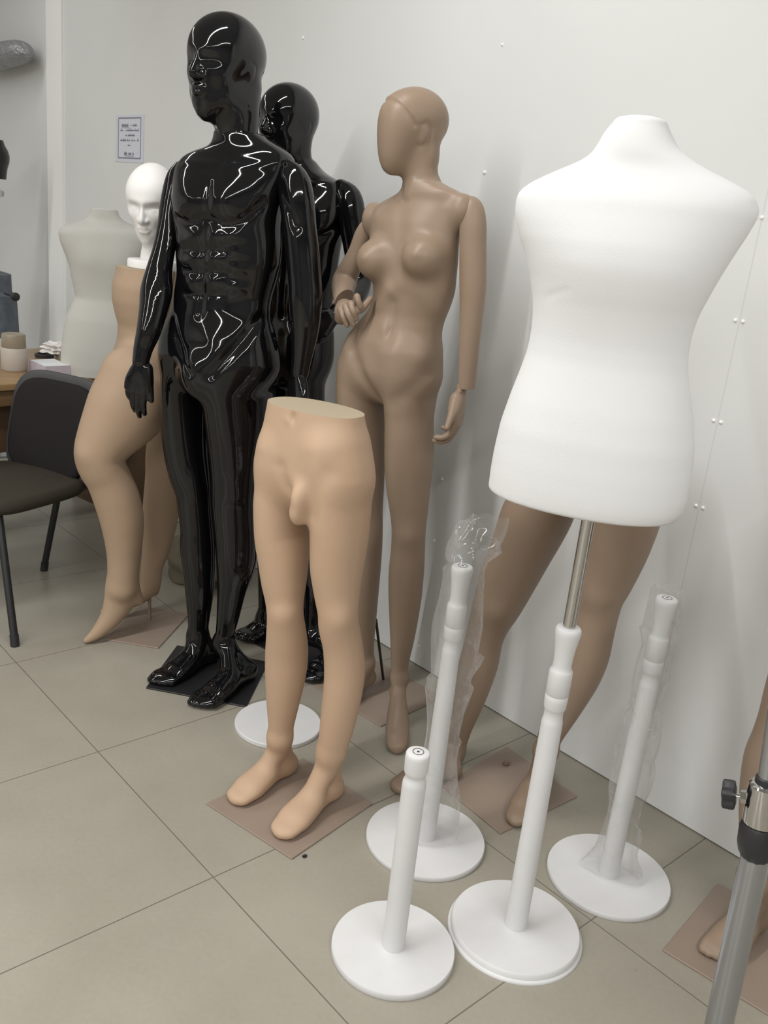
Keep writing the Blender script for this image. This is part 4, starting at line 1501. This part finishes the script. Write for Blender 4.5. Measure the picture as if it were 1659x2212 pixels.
# =================================================================== white turned stands
f1 = Fig((-1.018, 1.115), -47)
r1 = thing('mannequin_stand', 'short white wooden stand with plugged round top, uncovered, nearest the floor edge of the group', 'stand', (-1.018, 1.115, 0), 'empty white stands')
r1['label'] = 'short bare white wooden stand with a plugged top and no bag'
z = lambda x, y: f1.P(x, y)[2]
tp = z(905, 1624)
zq = [z(882, y) for y in (1694, 1686, 1680, 1675, 1670, 1665, 1661)]
stand(r1, (-1.018, 1.115), [(.012, .0240), (.03, .0237), (zq[0], .0234), (zq[1], .0229), (zq[2], .0206), (zq[3], .0192), (zq[4], .0195), (zq[5], .0222), (zq[6], .0231), (tp - .010, .0240), (tp - .004, .0233), (tp - .001, .0216), (tp, .0198)], .128, .016)
r2 = thing('mannequin_stand', 'white wooden stand in a loose plastic bag, between tan legs and bare stand', 'stand', (-1.232, 1.415, 0), 'empty white stands')
zsr = [v for v in zs]
stand(r2, (-1.232, 1.415), turned(zs, .98), .146, .014)
r4 = thing('mannequin_stand', 'white wooden stand in tight plastic film, to the side of the bust near the wall', 'stand', (-.886, 1.690, 0), 'empty white stands')
r4['label'] = 'white wooden stand in tight plastic film, last in the row along the wall'
stand(r4, (-.886, 1.690), turned(zs, .98), .145, .014)
bm = bmesh.new()
add_lathe(bm, (-1.853, 1.412, 0), [(0, .124), (.002, .126), (.012, .126), (.014, .124), (.014, .03), (.022, .03), (.022, .018)], 72)
o = rebase(from_bm('stand_base', bm, M_WHITE))
tag(o, 'loose round white stand base lying flat behind the tan male legs', 'stand base')


# plastic bags
def bag(name, label, rings, seed, seg=64, creases=()):
    r_ = np.random.default_rng(seed)
    bm = bmesh.new()
    rows_ = []
    n = len(rings)
    ph = r_.uniform(0, 6.28, (6, 2))
    for i, (x, y, z, ra, rb, ang) in enumerate(rings):
        ring = []
        for k in range(seg):
            t = 2 * math.pi * k / seg
            w = 1 + .10 * math.sin(2 * t + ph[0, 0] + z * 5) * math.sin(z * 13 + ph[0, 1]) + .09 * abs(math.sin(3 * t + z * 16 + ph[1, 0])) + .025 * math.sin(7 * t - z * 30 + ph[2, 0])
            for zc, tc_, am in creases:
                dz_ = z - zc - .02 * math.sin(t - tc_)
                w += am * max(0, math.cos(t - tc_)) * (max(0, 1 + dz_ / .035) if dz_ < 0 else max(0, 1 - dz_ / .006))
            a_, b_ = math.cos(t) * ra * w, math.sin(t) * rb * w
            ring.append(bm.verts.new((x + a_ * math.cos(ang) - b_ * math.sin(ang), y + a_ * math.sin(ang) + b_ * math.cos(ang), z + .002 * math.sin(4 * t + i * .6))))
        rows_.append(ring)
    for a_, b_ in zip(rows_[:-1], rows_[1:]):
        for k in range(seg):
            j = (k + 1) % seg
            bm.faces.new((a_[k], a_[j], b_[j], b_[k]))
    for f in bm.faces:
        f.smooth = True
    me = bpy.data.meshes.new(name)
    bm.to_mesh(me)
    bm.free()
    o = rebase(link_mesh(name, me, M_FILM))
    tag(o, label, 'plastic bag', 'clear plastic bags over the stands')
    return o


va = math.atan2(1.415, -1.232) + math.pi / 2
R2 = []
for i in range(61):
    u = i / 60
    z_ = .02 + u * .72
    ra = .040 + .012 * math.sin(u * 9 + 1) + .010 * (u < .6)
    R2.append((-1.232 + .012 * math.cos(va) * -1, 1.415, z_, max(ra, .036), .036, va))
ux, uy = -math.cos(va), -math.sin(va)
for i in range(1, 26):
    u = i / 25
    R2.append((-1.232 + ux * .046 * u, 1.415 + uy * .046 * u, .74 + u * .11, .036 + .012 * math.sin(u * 3), .036 * (1 - u) + .010, va))
bag('plastic_bag', 'loose clear plastic bag flopping open above its white stand', R2, 3, creases=((.30, 4.2, .35), (.40, 5.0, .25), (.52, 3.7, .45), (.62, 4.6, .4), (.70, 5.2, .5), (.78, 4.0, .6), (.81, 5.0, .5)))
va = math.atan2(1.690, -.886) + math.pi / 2
R4 = []
for i in range(90):
    u = i / 89
    z_ = .023 + u * .730
    hug = .0305 - .003 * u
    ra = hug + .006 * abs(math.sin(u * 17 + 2)) + (.030 * (1 - u / .14) if u < .14 else 0) + .010 * math.exp(-((u - .45) / .2) ** 2)
    R4.append((-.886 - math.cos(va) * .006 * (u < .6), 1.690 - math.sin(va) * .006 * (u < .6), z_, ra, hug + .004 * math.sin(u * 23), va))
bag('plastic_bag', 'clear film bag hugging the white stand closest to the wall', R4, 5, creases=((.14, 3.9, .5), (.33, 5.3, .4), (.42, 5.0, .45), (.56, 4.3, .3), (.63, 5.2, .5), (.66, 4.2, .5), (.72, 4.8, .4)))
# =================================================================== room
WY = 2.036


def slab(name, lo, hi, material):
    bm = bmesh.new()
    c = [(a + b) / 2 for a, b in zip(lo, hi)]
    add_box(bm, c, [b - a for a, b in zip(lo, hi)])
    o = from_bm(name, bm, material, smooth=False)
    o['kind'] = 'structure'
    return o


slab('floor', (-6.6, -11.0, -.1), (3.2, WY + .1, 0), M_FLOOR)
wall = slab('wall_back', (-6.6, WY, .004), (3.2, WY + .1, 3.0), M_WALL)
slab('wall_left', (-6.7, -11.0, 0), (-6.6, WY + .1, 3.0), M_WALL)
slab('wall_front', (-6.6, -11.1, 0), (3.2, -11.0, 3.0), M_WALL2)
slab('wall_right', (3.2, -11.0, 0), (3.3, WY + .1, 3.0), M_WALL2)
slab('ceiling', (-6.6, -11.0, 3.0), (3.2, WY + .1, 3.1), M_CEIL)
slab('trim_1', (-5.01, WY - .012, .0), (-4.82, WY, 3.0), M_TRIM)
for x, z, r in ((-1.027, 1.295, .006), (-1.046, 1.295, .006), (-1.027, 1.057, .006), (-1.046, 1.057, .006), (-1.025, .842, .006), (-1.044, .842, .006), (-1.017, 1.524, .006), (-1.036, 1.524, .006), (-1.893, 1.593, .007), (-2.818, 2.002, .007), (-1.887, 1.925, .005), (-1.909, .669, .006), (-1.909, .46, .006), (-1.919, .073, .006)):
    bm = bmesh.new()
    add_lathe(bm, (x, WY, z), [(0, r * .8), (.0012, r * .78), (.003, r * .55), (.0036, r * .2)], 16, axis=(0, -1, 0))
    from_bm('screw', bm, M_TRIM, wall)

# notice
P = lambda x, y: on_plane(x, y, (0, 1, 0), (0, WY, 0))
x0, x1, z1, z0 = -4.238, -3.962, 1.772, 1.570
nt_ = thing('paper_notice', 'small printed paper notice with a dark double border taped to the wall', 'notice', ((x0 + x1) / 2, WY - .002, z0))
bm = bmesh.new()
add_box(bm, ((x0 + x1) / 2, WY - .0012, (z0 + z1) / 2), (x1 - x0, .0016, z1 - z0))
from_bm('sheet', bm, M_PAPER, nt_, smooth=False)
bm = bmesh.new()
bx0, bx1, bz0, bz1 = x0 + .030, x1 - .028, z0 + .018, z1 - .014
W_, H_ = bx1 - bx0, bz1 - bz0
for (cx_, cz_, w_, h_) in (((bx0 + bx1) / 2, bz0, W_, .006), ((bx0 + bx1) / 2, bz1, W_, .006), (bx0, (bz0 + bz1) / 2, .006, H_), (bx1, (bz0 + bz1) / 2, .006, H_),):
    add_box(bm, (cx_, WY - .0023, cz_), (w_, .0006, h_))
from_bm('border', bm, M_INK, nt_, smooth=False)
bm = bmesh.new()
r_ = random.Random(4)


def scribble(xa, xb, zc, hh, bold):
    x = xa
    while x < xb:
        w_ = r_.uniform(.004, .009)
        if r_.random() < .84:
            h2 = hh * r_.uniform(.7, 1.1)
            add_box(bm, (x + w_ / 2, WY - .0023, zc), (min(w_, xb - x), .0006, h2 * (.62 if not bold else .9)))
            if r_.random() < .35:
                add_box(bm, (x + w_ / 2, WY - .0023, zc + hh * .3), (.0022, .0006, hh * 1.1))
        x += w_ + .0018


mx_ = (bx0 + bx1) / 2
scribble(mx_ - .075, mx_ + .0, bz1 - .032, .012, True)
add_box(bm, (mx_ - .038, WY - .0023, bz1 - .041), (.075, .0006, .0018))
scribble(mx_ + .012, mx_ + .075, bz1 - .032, .010, False)
scribble(mx_ - .088, mx_ + .088, bz1 - .053, .011, False)
scribble(mx_ - .055, mx_ + .052, bz1 - .074, .010, False)
scribble(mx_ - .088, mx_ + .088, bz1 - .095, .011, False)
scribble(mx_ - .012, mx_ + .012, bz1 - .116, .009, False)
scribble(mx_ - .048, mx_ + .046, bz1 - .152, .013, True)
add_box(bm, (mx_, WY - .0023, bz1 - .1615), (.094, .0006, .002))
from_bm('print', bm, M_INK, nt_, smooth=False)

# =================================================================== desk
DZ = .72
desk = thing('desk', 'light brown wooden desk with a dark front panel', 'desk', (-3.75, 1.25, 0))
dd = np.array([-.152, .988, 0]); dn = np.array([-.988, -.152, 0])      # along the front edge, towards the back
d0 = np.array([-3.362, 1.171, 0])
drot = math.atan2(dd[1], dd[0])


def desk_box(name, s_, b_, z_, size, material, bevel=.002, label=None):
    """s_ along the front edge, b_ back from it"""
    bm = bmesh.new()
    q = d0 + dd * s_ + dn * b_
    add_box(bm, (q[0], q[1], z_), size, rot=drot, bevel=bevel)
    return from_bm(name, bm, material, desk, label=label)


desk_box('desktop', .06, .35, DZ - .012, (1.45, .70, .024), M_DESKTOP, .005)
desk_box('apron', .06, .03, DZ - .055, (1.40, .024, .062), M_DESKEDGE, label='lighter wooden strip below the desktop')
desk_box('front_panel', .06, .10, .535, (1.36, .018, .20), M_DESKPANEL, .001, label='dark brown front panel')
for s_ in (-.60, .72):
    desk_box('side_panel', s_, .36, .348, (.024, .60, .695), M_DESKPANEL)

# bust on the desk
bc = on_floor(226, 808, .72)
fig = Fig((bc[0], bc[1]), -30)
S = SDF(.005)
Lo = [(197, 447), (197, 455), (195, 463), (188, 472), (164, 481), (140, 487), (131, 496), (131, 511), (140, 537), (152, 566), (158, 600), (164, 629), (166, 641), (157, 660), (147, 685), (142, 713), (137, 750), (136, 786), (140, 812)]
Ro = [(253, 450), (254, 458), (256, 466), (264, 477), (288, 488), (312, 496), (321, 505), (320, 520), (310, 546), (298, 574), (292, 606), (286, 634), (285, 646), (293, 666), (303, 691), (308, 720), (313, 756), (314, 790), (310, 818)]
p, a, b = sil(fig, Lo, Ro, [449, 456, 463, 471, 478, 484, 490, 498, 510, 530, 555, 580, 605, 630, 645, 665, 690, 720, 755, 790, 806, 814], r=lerp((450, .9), (465, .85), (480, .5), (520, .55), (580, .68), (640, .75), (760, .72)))
S.stack(p, a, b, fig.S, k=.02, p=2.2, bot=.01, top=.0, soft=.005)
ptop = p[0]
S.build()
for q in ((195, 560), (258, 566)):
    S.bump(S.surf(*q), .06, .014)
me = S.mesh('dress_form')
cut_mesh(me, ptop - np.array([0, 0, .004]), (0, 0, 1), capmat=True)
cut_mesh(me, (0, 0, .7212), (0, 0, -1))
me.materials.append(M_FABRIC2); me.materials.append(M_FABRIC)
o = rebase(link_mesh('dress_form', me, M_FABRIC2))
tag(o, 'small cream armless bust with a flat neck, standing on the desk', 'dress form')

# things on the desk
jc = on_floor(31, 799, .72)
jar = thing('jar', 'cream plastic jar with a beige lid on the desk', 'jar', (jc[0], jc[1], .72))
bm = bmesh.new()
add_lathe(bm, (jc[0], jc[1], .7205), [(0, .046), (.006, .050), (.085, .050), (.090, .047)], 40)
from_bm('jar_body', bm, M_JAR, jar)
bm = bmesh.new()
add_lathe(bm, (jc[0], jc[1], .8105), [(0, .044), (.003, .046), (.048, .045), (.053, .043), (.055, .036)], 40)
from_bm('lid', bm, M_JARLID, jar)
pc_ = [on_floor(*q, .7205) for q in ((98, 815), (152, 812))]
e2 = on_floor(64, 800, .7205) - pc_[0]
e2 = e2 / np.linalg.norm(e2)
pad = thing('note_pad', 'thick block of white note paper with lilac edges on the desk', 'note pad', (*((pc_[0] + pc_[1]) / 2 + e2 * .07)[:2], .72))
cs = [pc_[0], pc_[1], pc_[1] + e2 * .15, pc_[0] + e2 * .15]
bm = bmesh.new()
lo = [bm.verts.new((q[0], q[1], .7205)) for q in cs]; hi = [bm.verts.new((q[0], q[1], .762)) for q in cs]
bm.faces.new(hi); bm.faces.new(lo[::-1])
for i in range(4):
    bm.faces.new((lo[i], lo[(i + 1) % 4], hi[(i + 1) % 4], hi[i]))
from_bm('sheets', bm, M_PADSIDE, pad, smooth=False, label='lilac-edged stack of sheets')
bm = bmesh.new()
bm.faces.new([bm.verts.new((q[0], q[1], .7628)) for q in cs])
from_bm('top_sheet', bm, M_PADTOP, pad, smooth=False, label='white top sheet')
q = on_floor(95, 772, .75)
bm = bmesh.new()
q = on_floor(96, 771, .7205)
for i in range(28):
    t = 2 * math.pi * i / 28
add_lathe(bm, (q[0], q[1], q[2]), [(0, .030), (.001, .040), (.014, .040), (.015, .030), (.001, .029)], 32, cap=False)
o = rebase(from_bm('tape_roll', bm, M_KNOB))
tag(o, 'small dark ring-shaped roll lying on the desk behind the paper block', 'tape roll')
bm = bmesh.new()
bmesh.ops.create_icosphere(bm, subdivisions=4, radius=1)
for v in bm.verts:
    d = v.co.normalized()
    n = .25 * math.sin(5 * d.x + 2) * math.sin(6 * d.y) + .18 * math.sin(11 * d.z + 3 * d.x) + .12 * math.sin(13 * d.y - 7 * d.x)
    v.co = Vector((d.x * .038, d.y * .050, d.z * .026)) * (1 + n)
zmin = min(v.co.z for v in bm.verts)
cp = on_floor(122, 775, .76)
cp = on_floor(119, 771, .72)
for v in bm.verts:
    v.co += Vector((cp[0], cp[1], .7205 - zmin))
o = rebase(from_bm('crumpled_tissue', bm, M_FOAM))
tag(o, 'crumpled white tissue on the desk beside the small bust', 'tissue')

# =================================================================== chair
ca = math.atan2(-.93, .36)
cf = np.array([math.cos(ca), math.sin(ca), 0]); cr_ = np.array([-.93, -.36, 0])
nf = np.array([-2.77, .945, 0])            # near front corner of the seat
ch = thing('office_chair', 'black upholstered visitor chair with rounded back, in front of the desk', 'chair', tuple(nf + cr_ * .21 - cf * .21))
cc_ = nf + cr_ * .21 - cf * .21


def soft_pad(w, d, t, mtx, name, material, parent, rnd=.35, bow=0.0):
    """rounded cushion: w x d outline (superellipse), thickness t"""
    bm = bmesh.new()
    n = 56
    rings = []
    for sc_, zz_ in ((.90, -t / 2), (.97, -t * .42), (1.0, -t * .1), (1.0, t * .15), (.97, t * .38), (.90, t * .5), (.5, t * .56), (.05, t * .58)):
        ring = []
        for i in range(n):
            a_ = 2 * math.pi * i / n
            c_, s_ = math.cos(a_), math.sin(a_)
            e_ = 2 / 4.2
            x = math.copysign(abs(c_) ** e_, c_) * w / 2 * sc_
            y = math.copysign(abs(s_) ** e_, s_) * d / 2 * sc_
            ring.append(bm.verts.new(mtx @ Vector((x, y, zz_ + bow * (x / (w / 2)) ** 2))))
        rings.append(ring)
    for a_, b_ in zip(rings[:-1], rings[1:]):
        for i in range(n):
            bm.faces.new((a_[i], a_[(i + 1) % n], b_[(i + 1) % n], b_[i]))
    bm.faces.new(rings[0][::-1]); bm.faces.new(rings[-1])
    return from_bm(name, bm, material, parent, angle=70)


def frame_mtx(o_, x_, y_):
    x_ = Vector(x_).normalized(); y_ = Vector(y_).normalized(); z_ = x_.cross(y_)
    return Matrix(((x_[0], y_[0], z_[0], o_[0]), (x_[1], y_[1], z_[1], o_[1]), (x_[2], y_[2], z_[2], o_[2]), (0, 0, 0, 1)))


up = np.array([0, 0, 1.])
soft_pad(.42, .44, .055, frame_mtx(cc_ + up * .435, -cr_, cf), 'seat', M_CHAIRSEAT, ch)
bo = cc_ - cf * .235 + up * .60
by = up * .97 - cf * .22
soft_pad(.43, .40, .03, frame_mtx(bo - cf * .012, -cr_, by), 'back_shell', M_CHAIRFR, ch, bow=.03)
soft_pad(.42, .35, .035, frame_mtx(bo + cf * .012, cr_, by), 'backrest', M_CHAIR, ch, bow=.03) if False else soft_pad(.37, .35, .04, frame_mtx(bo + cf * .004, -cr_, by), 'backrest', M_CHAIR, ch, bow=.03)
legs = [(np.array([-2.70, .965, .012]), on_floor(-4, 1100, .42)),
        (np.array([-2.82, 1.41, .012]), on_floor(205, 1066, .42)),
        (np.array([-3.265, 1.286, .012]), on_plane(133, 1030, (1, 0, 0), (-3.16, 0, 0))),
        (np.array([-3.16, .80, .012]), nf + cr_ * .36 - cf * .09 + up * .41)]
for bot, top in legs:
    bm = bmesh.new()
    add_pipe(bm, [top, bot], .0125, 16)
    lg = from_bm('leg', bm, M_CHAIRLEG, ch)
    bm = bmesh.new()
    add_pipe(bm, [bot + (top - bot) * .06, bot - up * .012], .0145, 16)
    from_bm('foot_cap', bm, M_KNOB, lg)
for sx in (1, -1):
    bm = bmesh.new()
    add_pipe(bm, [cc_ - cr_ * sx * .17 - cf * .14 + up * .415, cc_ - cr_ * sx * .17 - cf * .225 + up * .43, cc_ - cr_ * sx * .17 - cf * .255 + up * .56], .011, 12)
    from_bm('back_support', bm, M_CHAIRLEG, ch)

# sack on the floor by the wall
bm = bmesh.new()
bmesh.ops.create_icosphere(bm, subdivisions=4, radius=1)
for v in bm.verts:
    d = v.co.normalized()
    n = .08 * math.sin(5 * d.x + 2) * math.sin(6 * d.y) + .06 * math.sin(9 * d.z + 3 * d.x) + .04 * math.sin(13 * d.y - 7 * d.x)
    v.co = Vector((d.x * .16, d.y * .12, max(d.z, -.55) * .11)) * (1 + n)
zmin = min(v.co.z for v in bm.verts)
for v in bm.verts:
    v.co += Vector((-2.92, 1.78, .001 - zmin))
o = rebase(from_bm('cloth_sack', bm, M_CLOTH))
tag(o, 'crumpled olive cloth sack on the floor behind the high-heeled legs', 'sack')

# =================================================================== steel stand at the frame edge
pA = on_plane(1554, 2212, (-.36, .93, 0), (-.36 * 1.36, .93 * 1.36, 0))
pB = on_plane(1628, 1880, (-.36, .93, 0), (-.36 * 1.36, .93 * 1.36, 0))
ax = (pB - pA) / np.linalg.norm(pB - pA)
ft = pA + ax * ((.02 - pA[2]) / ax[2])
rad = 28.5 * depth(pA) / FPX
st = thing('adjustable_stand', 'steel telescopic stand with black clamp and knob at the frame edge', 'stand', (ft[0], ft[1], 0))
bm = bmesh.new()
zc = on_plane(1634, 1842, (-.36, .93, 0), (-.36 * 1.36, .93 * 1.36, 0))
add_pipe(bm, [ft, zc], rad, 32)
from_bm('outer_tube', bm, M_STEEL, st)
bm = bmesh.new()
Lz = lambda px, py: on_plane(px, py, (-.36, .93, 0), (-.36 * 1.36, .93 * 1.36, 0))
z0_ = Lz(1634, 1835); z1_ = Lz(1643, 1775)
dl = z1_ - z0_; hl = np.linalg.norm(dl); dl = dl / hl
add_lathe(bm, z0_ - dl * .014, [(0, rad * .95), (.008, rad * 1.2), (.02, rad * 1.32), (hl * .5, rad * 1.36), (hl + .004, rad * 1.36), (hl + .012, rad * 1.2)], 12, axis=dl)
from_bm('clamp_collar', bm, M_KNOB, st, label='black ribbed clamp collar')
bm = bmesh.new()
hh_ = np.linalg.norm(Lz(1652, 1690) - z1_)
add_lathe(bm, z1_, [(0, rad * 1.2), (.004, rad * 1.22), (hh_ - .01, rad * 1.16), (hh_ - .004, rad * 1.12), (hh_, rad * .9)], 40, axis=dl)
chr_ = from_bm('chrome_collar', bm, M_CHROME, st, label='chrome collar')
kz = z1_ + dl * hh_ * .56
kd = Lz(1575, 1716) - kz
kl = np.linalg.norm(kd); kd = kd / kl
bm = bmesh.new()
add_lathe(bm, kz, [(rad, .0042), (kl, .0042)], 16, axis=kd)
add_lathe(bm, kz, [(rad * 1.02, .011), (rad * 1.5, .010)], 6, axis=kd)
kn = from_bm('clamp_screw', bm, M_CHROME, st)
bm = bmesh.new()
seg = 60
rings = []
kx = Vector(kd).orthogonal().normalized(); ky = Vector(kd).cross(kx)
kth = .0095
for hgt, sc_ in ((-kth, .86), (-kth * .85, .97), (-.002, 1.0), (kth * .8, .97), (kth, .86)):
    ring = []
    for i in range(seg):
        t = 2 * math.pi * i / seg
        r_k = (.0205 + .0032 * math.cos(5 * t)) * sc_
        ring.append(bm.verts.new(Vector(kz + kd * (kl + hgt)) + kx * r_k * math.cos(t) + ky * r_k * math.sin(t)))
    rings.append(ring)
for a_, b_ in zip(rings[:-1], rings[1:]):
    for i in range(seg):
        bm.faces.new((a_[i], a_[(i + 1) % seg], b_[(i + 1) % seg], b_[i]))
bm.faces.new(rings[0][::-1]); bm.faces.new(rings[-1])
from_bm('knob', bm, M_KNOB, kn, label='black lobed plastic knob')
bm = bmesh.new()
top_ = z1_ + dl * (hh_ + .45)
add_pipe(bm, [z1_ + dl * (hh_ - .01), top_], rad * .62, 28)
from_bm('inner_tube', bm, M_STEEL, st)
bm = bmesh.new()
add_lathe(bm, z1_ + dl * (hh_ - .003), [(0, rad * .78), (.012, rad * .74), (.014, rad * .64)], 32, axis=dl)
from_bm('bushing', bm, M_KNOB, st)
bm = bmesh.new()
add_lathe(bm, (ft[0], ft[1], 0), [(0, .15), (.004, .15), (.02, .05), (.04, rad * 1.2)], 48)
from_bm('foot', bm, M_STEEL, st)

# =================================================================== tan leg at the frame edge
fig = Fig((-.53, 1.80), -95, -73)
root = thing('lower_body_form', 'tan mannequin legs on a square plate half out of the frame', 'mannequin legs', (-.53, 1.8, 0))
S = SDF(.005)
L_ = ([(1690, 1350), (1672, 1420), (1659, 1461), (1648, 1507), (1636, 1555), (1619, 1597), (1609, 1624), (1603, 1659), (1600, 1700), (1598, 1742), (1599, 1794), (1601, 1852), (1600, 1900), (1592, 1950)],
      [(1830, 1350), (1800, 1420), (1780, 1461), (1765, 1507), (1745, 1555), (1727, 1597), (1720, 1624), (1716, 1659), (1710, 1700), (1700, 1742), (1684, 1794), (1668, 1852), (1660, 1900), (1655, 1950)])
p, a, b = sil(fig, *L_, [1370, 1420, 1461, 1507, 1555, 1597, 1640, 1690, 1742, 1794, 1852, 1900], r=1.0)
S.tube(p, a, b, side=fig.S, k=.03)
add_foot(S, p[-1], on_floor(1640, 1985, .01), on_floor(1545, 2072, .01), z0=.006, w=.040, hr=.028, anr=.031, toes=.9)
top1 = p[0]
off = np.array([.21, -.03, 0])
p2 = p + off
S.tube(p2, a, b, side=fig.S, k=.03)
add_foot(S, p2[-1], on_floor(1640, 1985, .01) + off, on_floor(1545, 2072, .01) + off, z0=.006, w=.040, hr=.028, anr=.031)
mid = (p[0] + p2[0]) / 2
S.tube([np.array([mid[0], mid[1], p[0][2]]) + fig.S * 0 + up * q for q in (.10, .20, .30, .40)], [.17, .175, .16, .14], [.11, .12, .11, .10], side=fig.S, k=.06)
S.tube([p[0], p[0] + (mid - p[0]) * .3 + up * .16], [a[0], .085], k=.05)
S.tube([p2[0], p2[0] + (mid - p2[0]) * .3 + up * .16], [a[0], .085], k=.05)
S.build()
S.clip_below(.0055)
me = S.mesh('body')
cut_mesh(me, mid + up * .38, (0, 0, 1), capmat=True)
me.materials.append(M_TAN2); me.materials.append(M_TANCUT)
link_mesh('body', me, M_TAN2, root)
plate(root, [(-.676, 1.594), (-.34, 1.635), (-.377, 1.938), (-.713, 1.897)], M_TANPL)

# =================================================================== things hanging at the far left
def wallp(px, py, y):
    return on_plane(px, py, (0, 1, 0), (0, y, 0))


a_ = wallp(-40, 130, WY - .10); b_ = wallp(42, 112, WY - .10)
hk = thing('arm_display', 'grey arm display wrapped in shiny crinkled film, high on the wall', 'arm form', (b_[0], WY - .1, b_[2]))
S = SDF(.006)
S.tube([a_, a_ * .5 + b_ * .5, b_, wallp(54, 114, WY - .10)], [.085, .08, .07, .035], [.07, .065, .055, .03], side=(0, 1, 0), k=.02)
S.build()
for i in range(26):
    q = a_ + (b_ - a_) * rng.uniform(0, 1.1) + rng.normal(0, .05, 3)
    S.bump(q, rng.uniform(.012, .03), rng.choice([-.012, .012]))
link_mesh('wrapped_hand', S.mesh('wrapped_hand'), M_SILVER, hk)
bm = bmesh.new()
q = wallp(20, 125, WY)
add_pipe(bm, [(q[0], WY, q[2]), (q[0], WY - .1, q[2])], .02, 12)
from_bm('wall_bracket', bm, M_STEEL, hk)

fig = Fig((wallp(0, 340, 1.72)[0], 1.72), -40, -90)
S = SDF(.005)
p, a, b = fig.cw([(-22, 300, 26), (-24, 318, 34), (-26, 335, 43), (-26, 355, 39), (-26, 384, 36)], r=.8)
S.tube(p, a, b, side=fig.S, k=.01, p=2.2)
S.build()
me = S.mesh('torso')
cut_mesh(me, p[0], (0, 0, 1)); cut_mesh(me, p[-1], (0, 0, -1))
hroot = thing('hand_display', 'dark shiny bust edge on a chrome post at the far wall', 'bust', (p[0][0], p[0][1], 0))
hroot['label'] = 'glossy black bust just inside the frame, on a post at the far wall'
link_mesh('bust', me, M_BLACK, hroot)
hroot.name = 'small_bust'
bm = bmesh.new()
pc0 = p[-1]
add_lathe(bm, (pc0[0], pc0[1], 0), [(0, .16), (.01, .16), (.012, .03), (.02, .022), (pc0[2] + .02, .022)], 32)
from_bm('post', bm, M_STEEL, hroot)
bm = bmesh.new()
q = fig.P(-26, 412)
add_lathe(bm, (pc0[0], pc0[1], q[2] - .03), [(0, .05), (.01, .075), (.035, .075), (.045, .05)], 32)
from_bm('chrome_collar', bm, M_CHROME, hroot, label='chrome collar')

sl = [fig.P(-26, y) for y in (588, 625, 632, 718)]
sc2 = depth(sl[2]) / FPX
bm = bmesh.new()
add_lathe(bm, (pc0[0], pc0[1], sl[3][2]), [(0, 54 * sc2), (sl[2][2] - sl[3][2], 50 * sc2), (sl[1][2] - sl[3][2], 41 * sc2), (sl[0][2] - sl[3][2], 40 * sc2), (sl[0][2] - sl[3][2] + .01, 25 * sc2)], 40)
slv = from_bm('sleeve', bm, M_BLUEGREY, hroot, label='blue-grey post sleeve')
kp = fig.P(33, 641)
bm = bmesh.new()
add_pipe(bm, [fig.P(10, 634), kp], .006, 12)
add_lathe(bm, kp - np.array([0, 0, .0]) , [(-.010, .018), (-.008, .021), (.008, .021), (.010, .018)], 24, axis=(kp - fig.P(10, 634)))
from_bm('knob', bm, M_KNOB, slv, label='black knob')

# specks on the floor
for nm, q, sz, lab in (('floor_crumb', on_floor(658, 1851, 0), .0045, 'small black crumb on the floor at the near corner of the tan plate'), ('paper_scrap', on_floor(1093, 1651, .0055), .009, 'dark crumpled scrap lying on the tan plate by the wall')):
    bm = bmesh.new()
    bmesh.ops.create_icosphere(bm, subdivisions=3, radius=1)
    for v in bm.verts:
        d = v.co.normalized()
        v.co = Vector((d.x * sz, d.y * sz * 1.3, (d.z + .9) * sz * .5)) * (1 + .25 * math.sin(7 * d.x + 2) * math.sin(8 * d.y) + .2 * math.sin(9 * d.z))
    zm = min(v.co.z for v in bm.verts)
    for v in bm.verts:
        v.co += Vector((q[0], q[1], q[2] - zm))
    tag(rebase(from_bm(nm, bm, M_KNOB if sz < .006 else M_TANROD)), lab, 'debris')
# =================================================================== light
w = bpy.data.worlds.new('world')
w.use_nodes = True
w.node_tree.nodes['Background'].inputs[0].default_value = (0.7, 0.75, 0.8, 1)
w.node_tree.nodes['Background'].inputs[1].default_value = 0.15
sc.world = w


def strip(x, y, lx, ly, power, color=(1, .97, .93), z=2.96, rot=0.0):
    l = bpy.data.lights.new('ceiling_tube', 'AREA')
    l.shape = 'RECTANGLE'
    l.size, l.size_y = lx, ly
    l.energy = power
    l.color = color
    o = bpy.data.objects.new('ceiling_tube', l)
    C.objects.link(o)
    o.location = (x, y, z)
    o.rotation_euler = (0, 0, rot)
    return o


for x, p_ in ((-4.7, 85), (-1.7, 205), (1.0, 240)):
    strip(x, -4.6, .07, 12.0, p_, (1, 1, .985))
sc.view_settings.view_transform = 'Standard'
sc.view_settings.look = 'None'
sc.view_settings.exposure = 0.1
sc.view_settings.gamma = 1.0
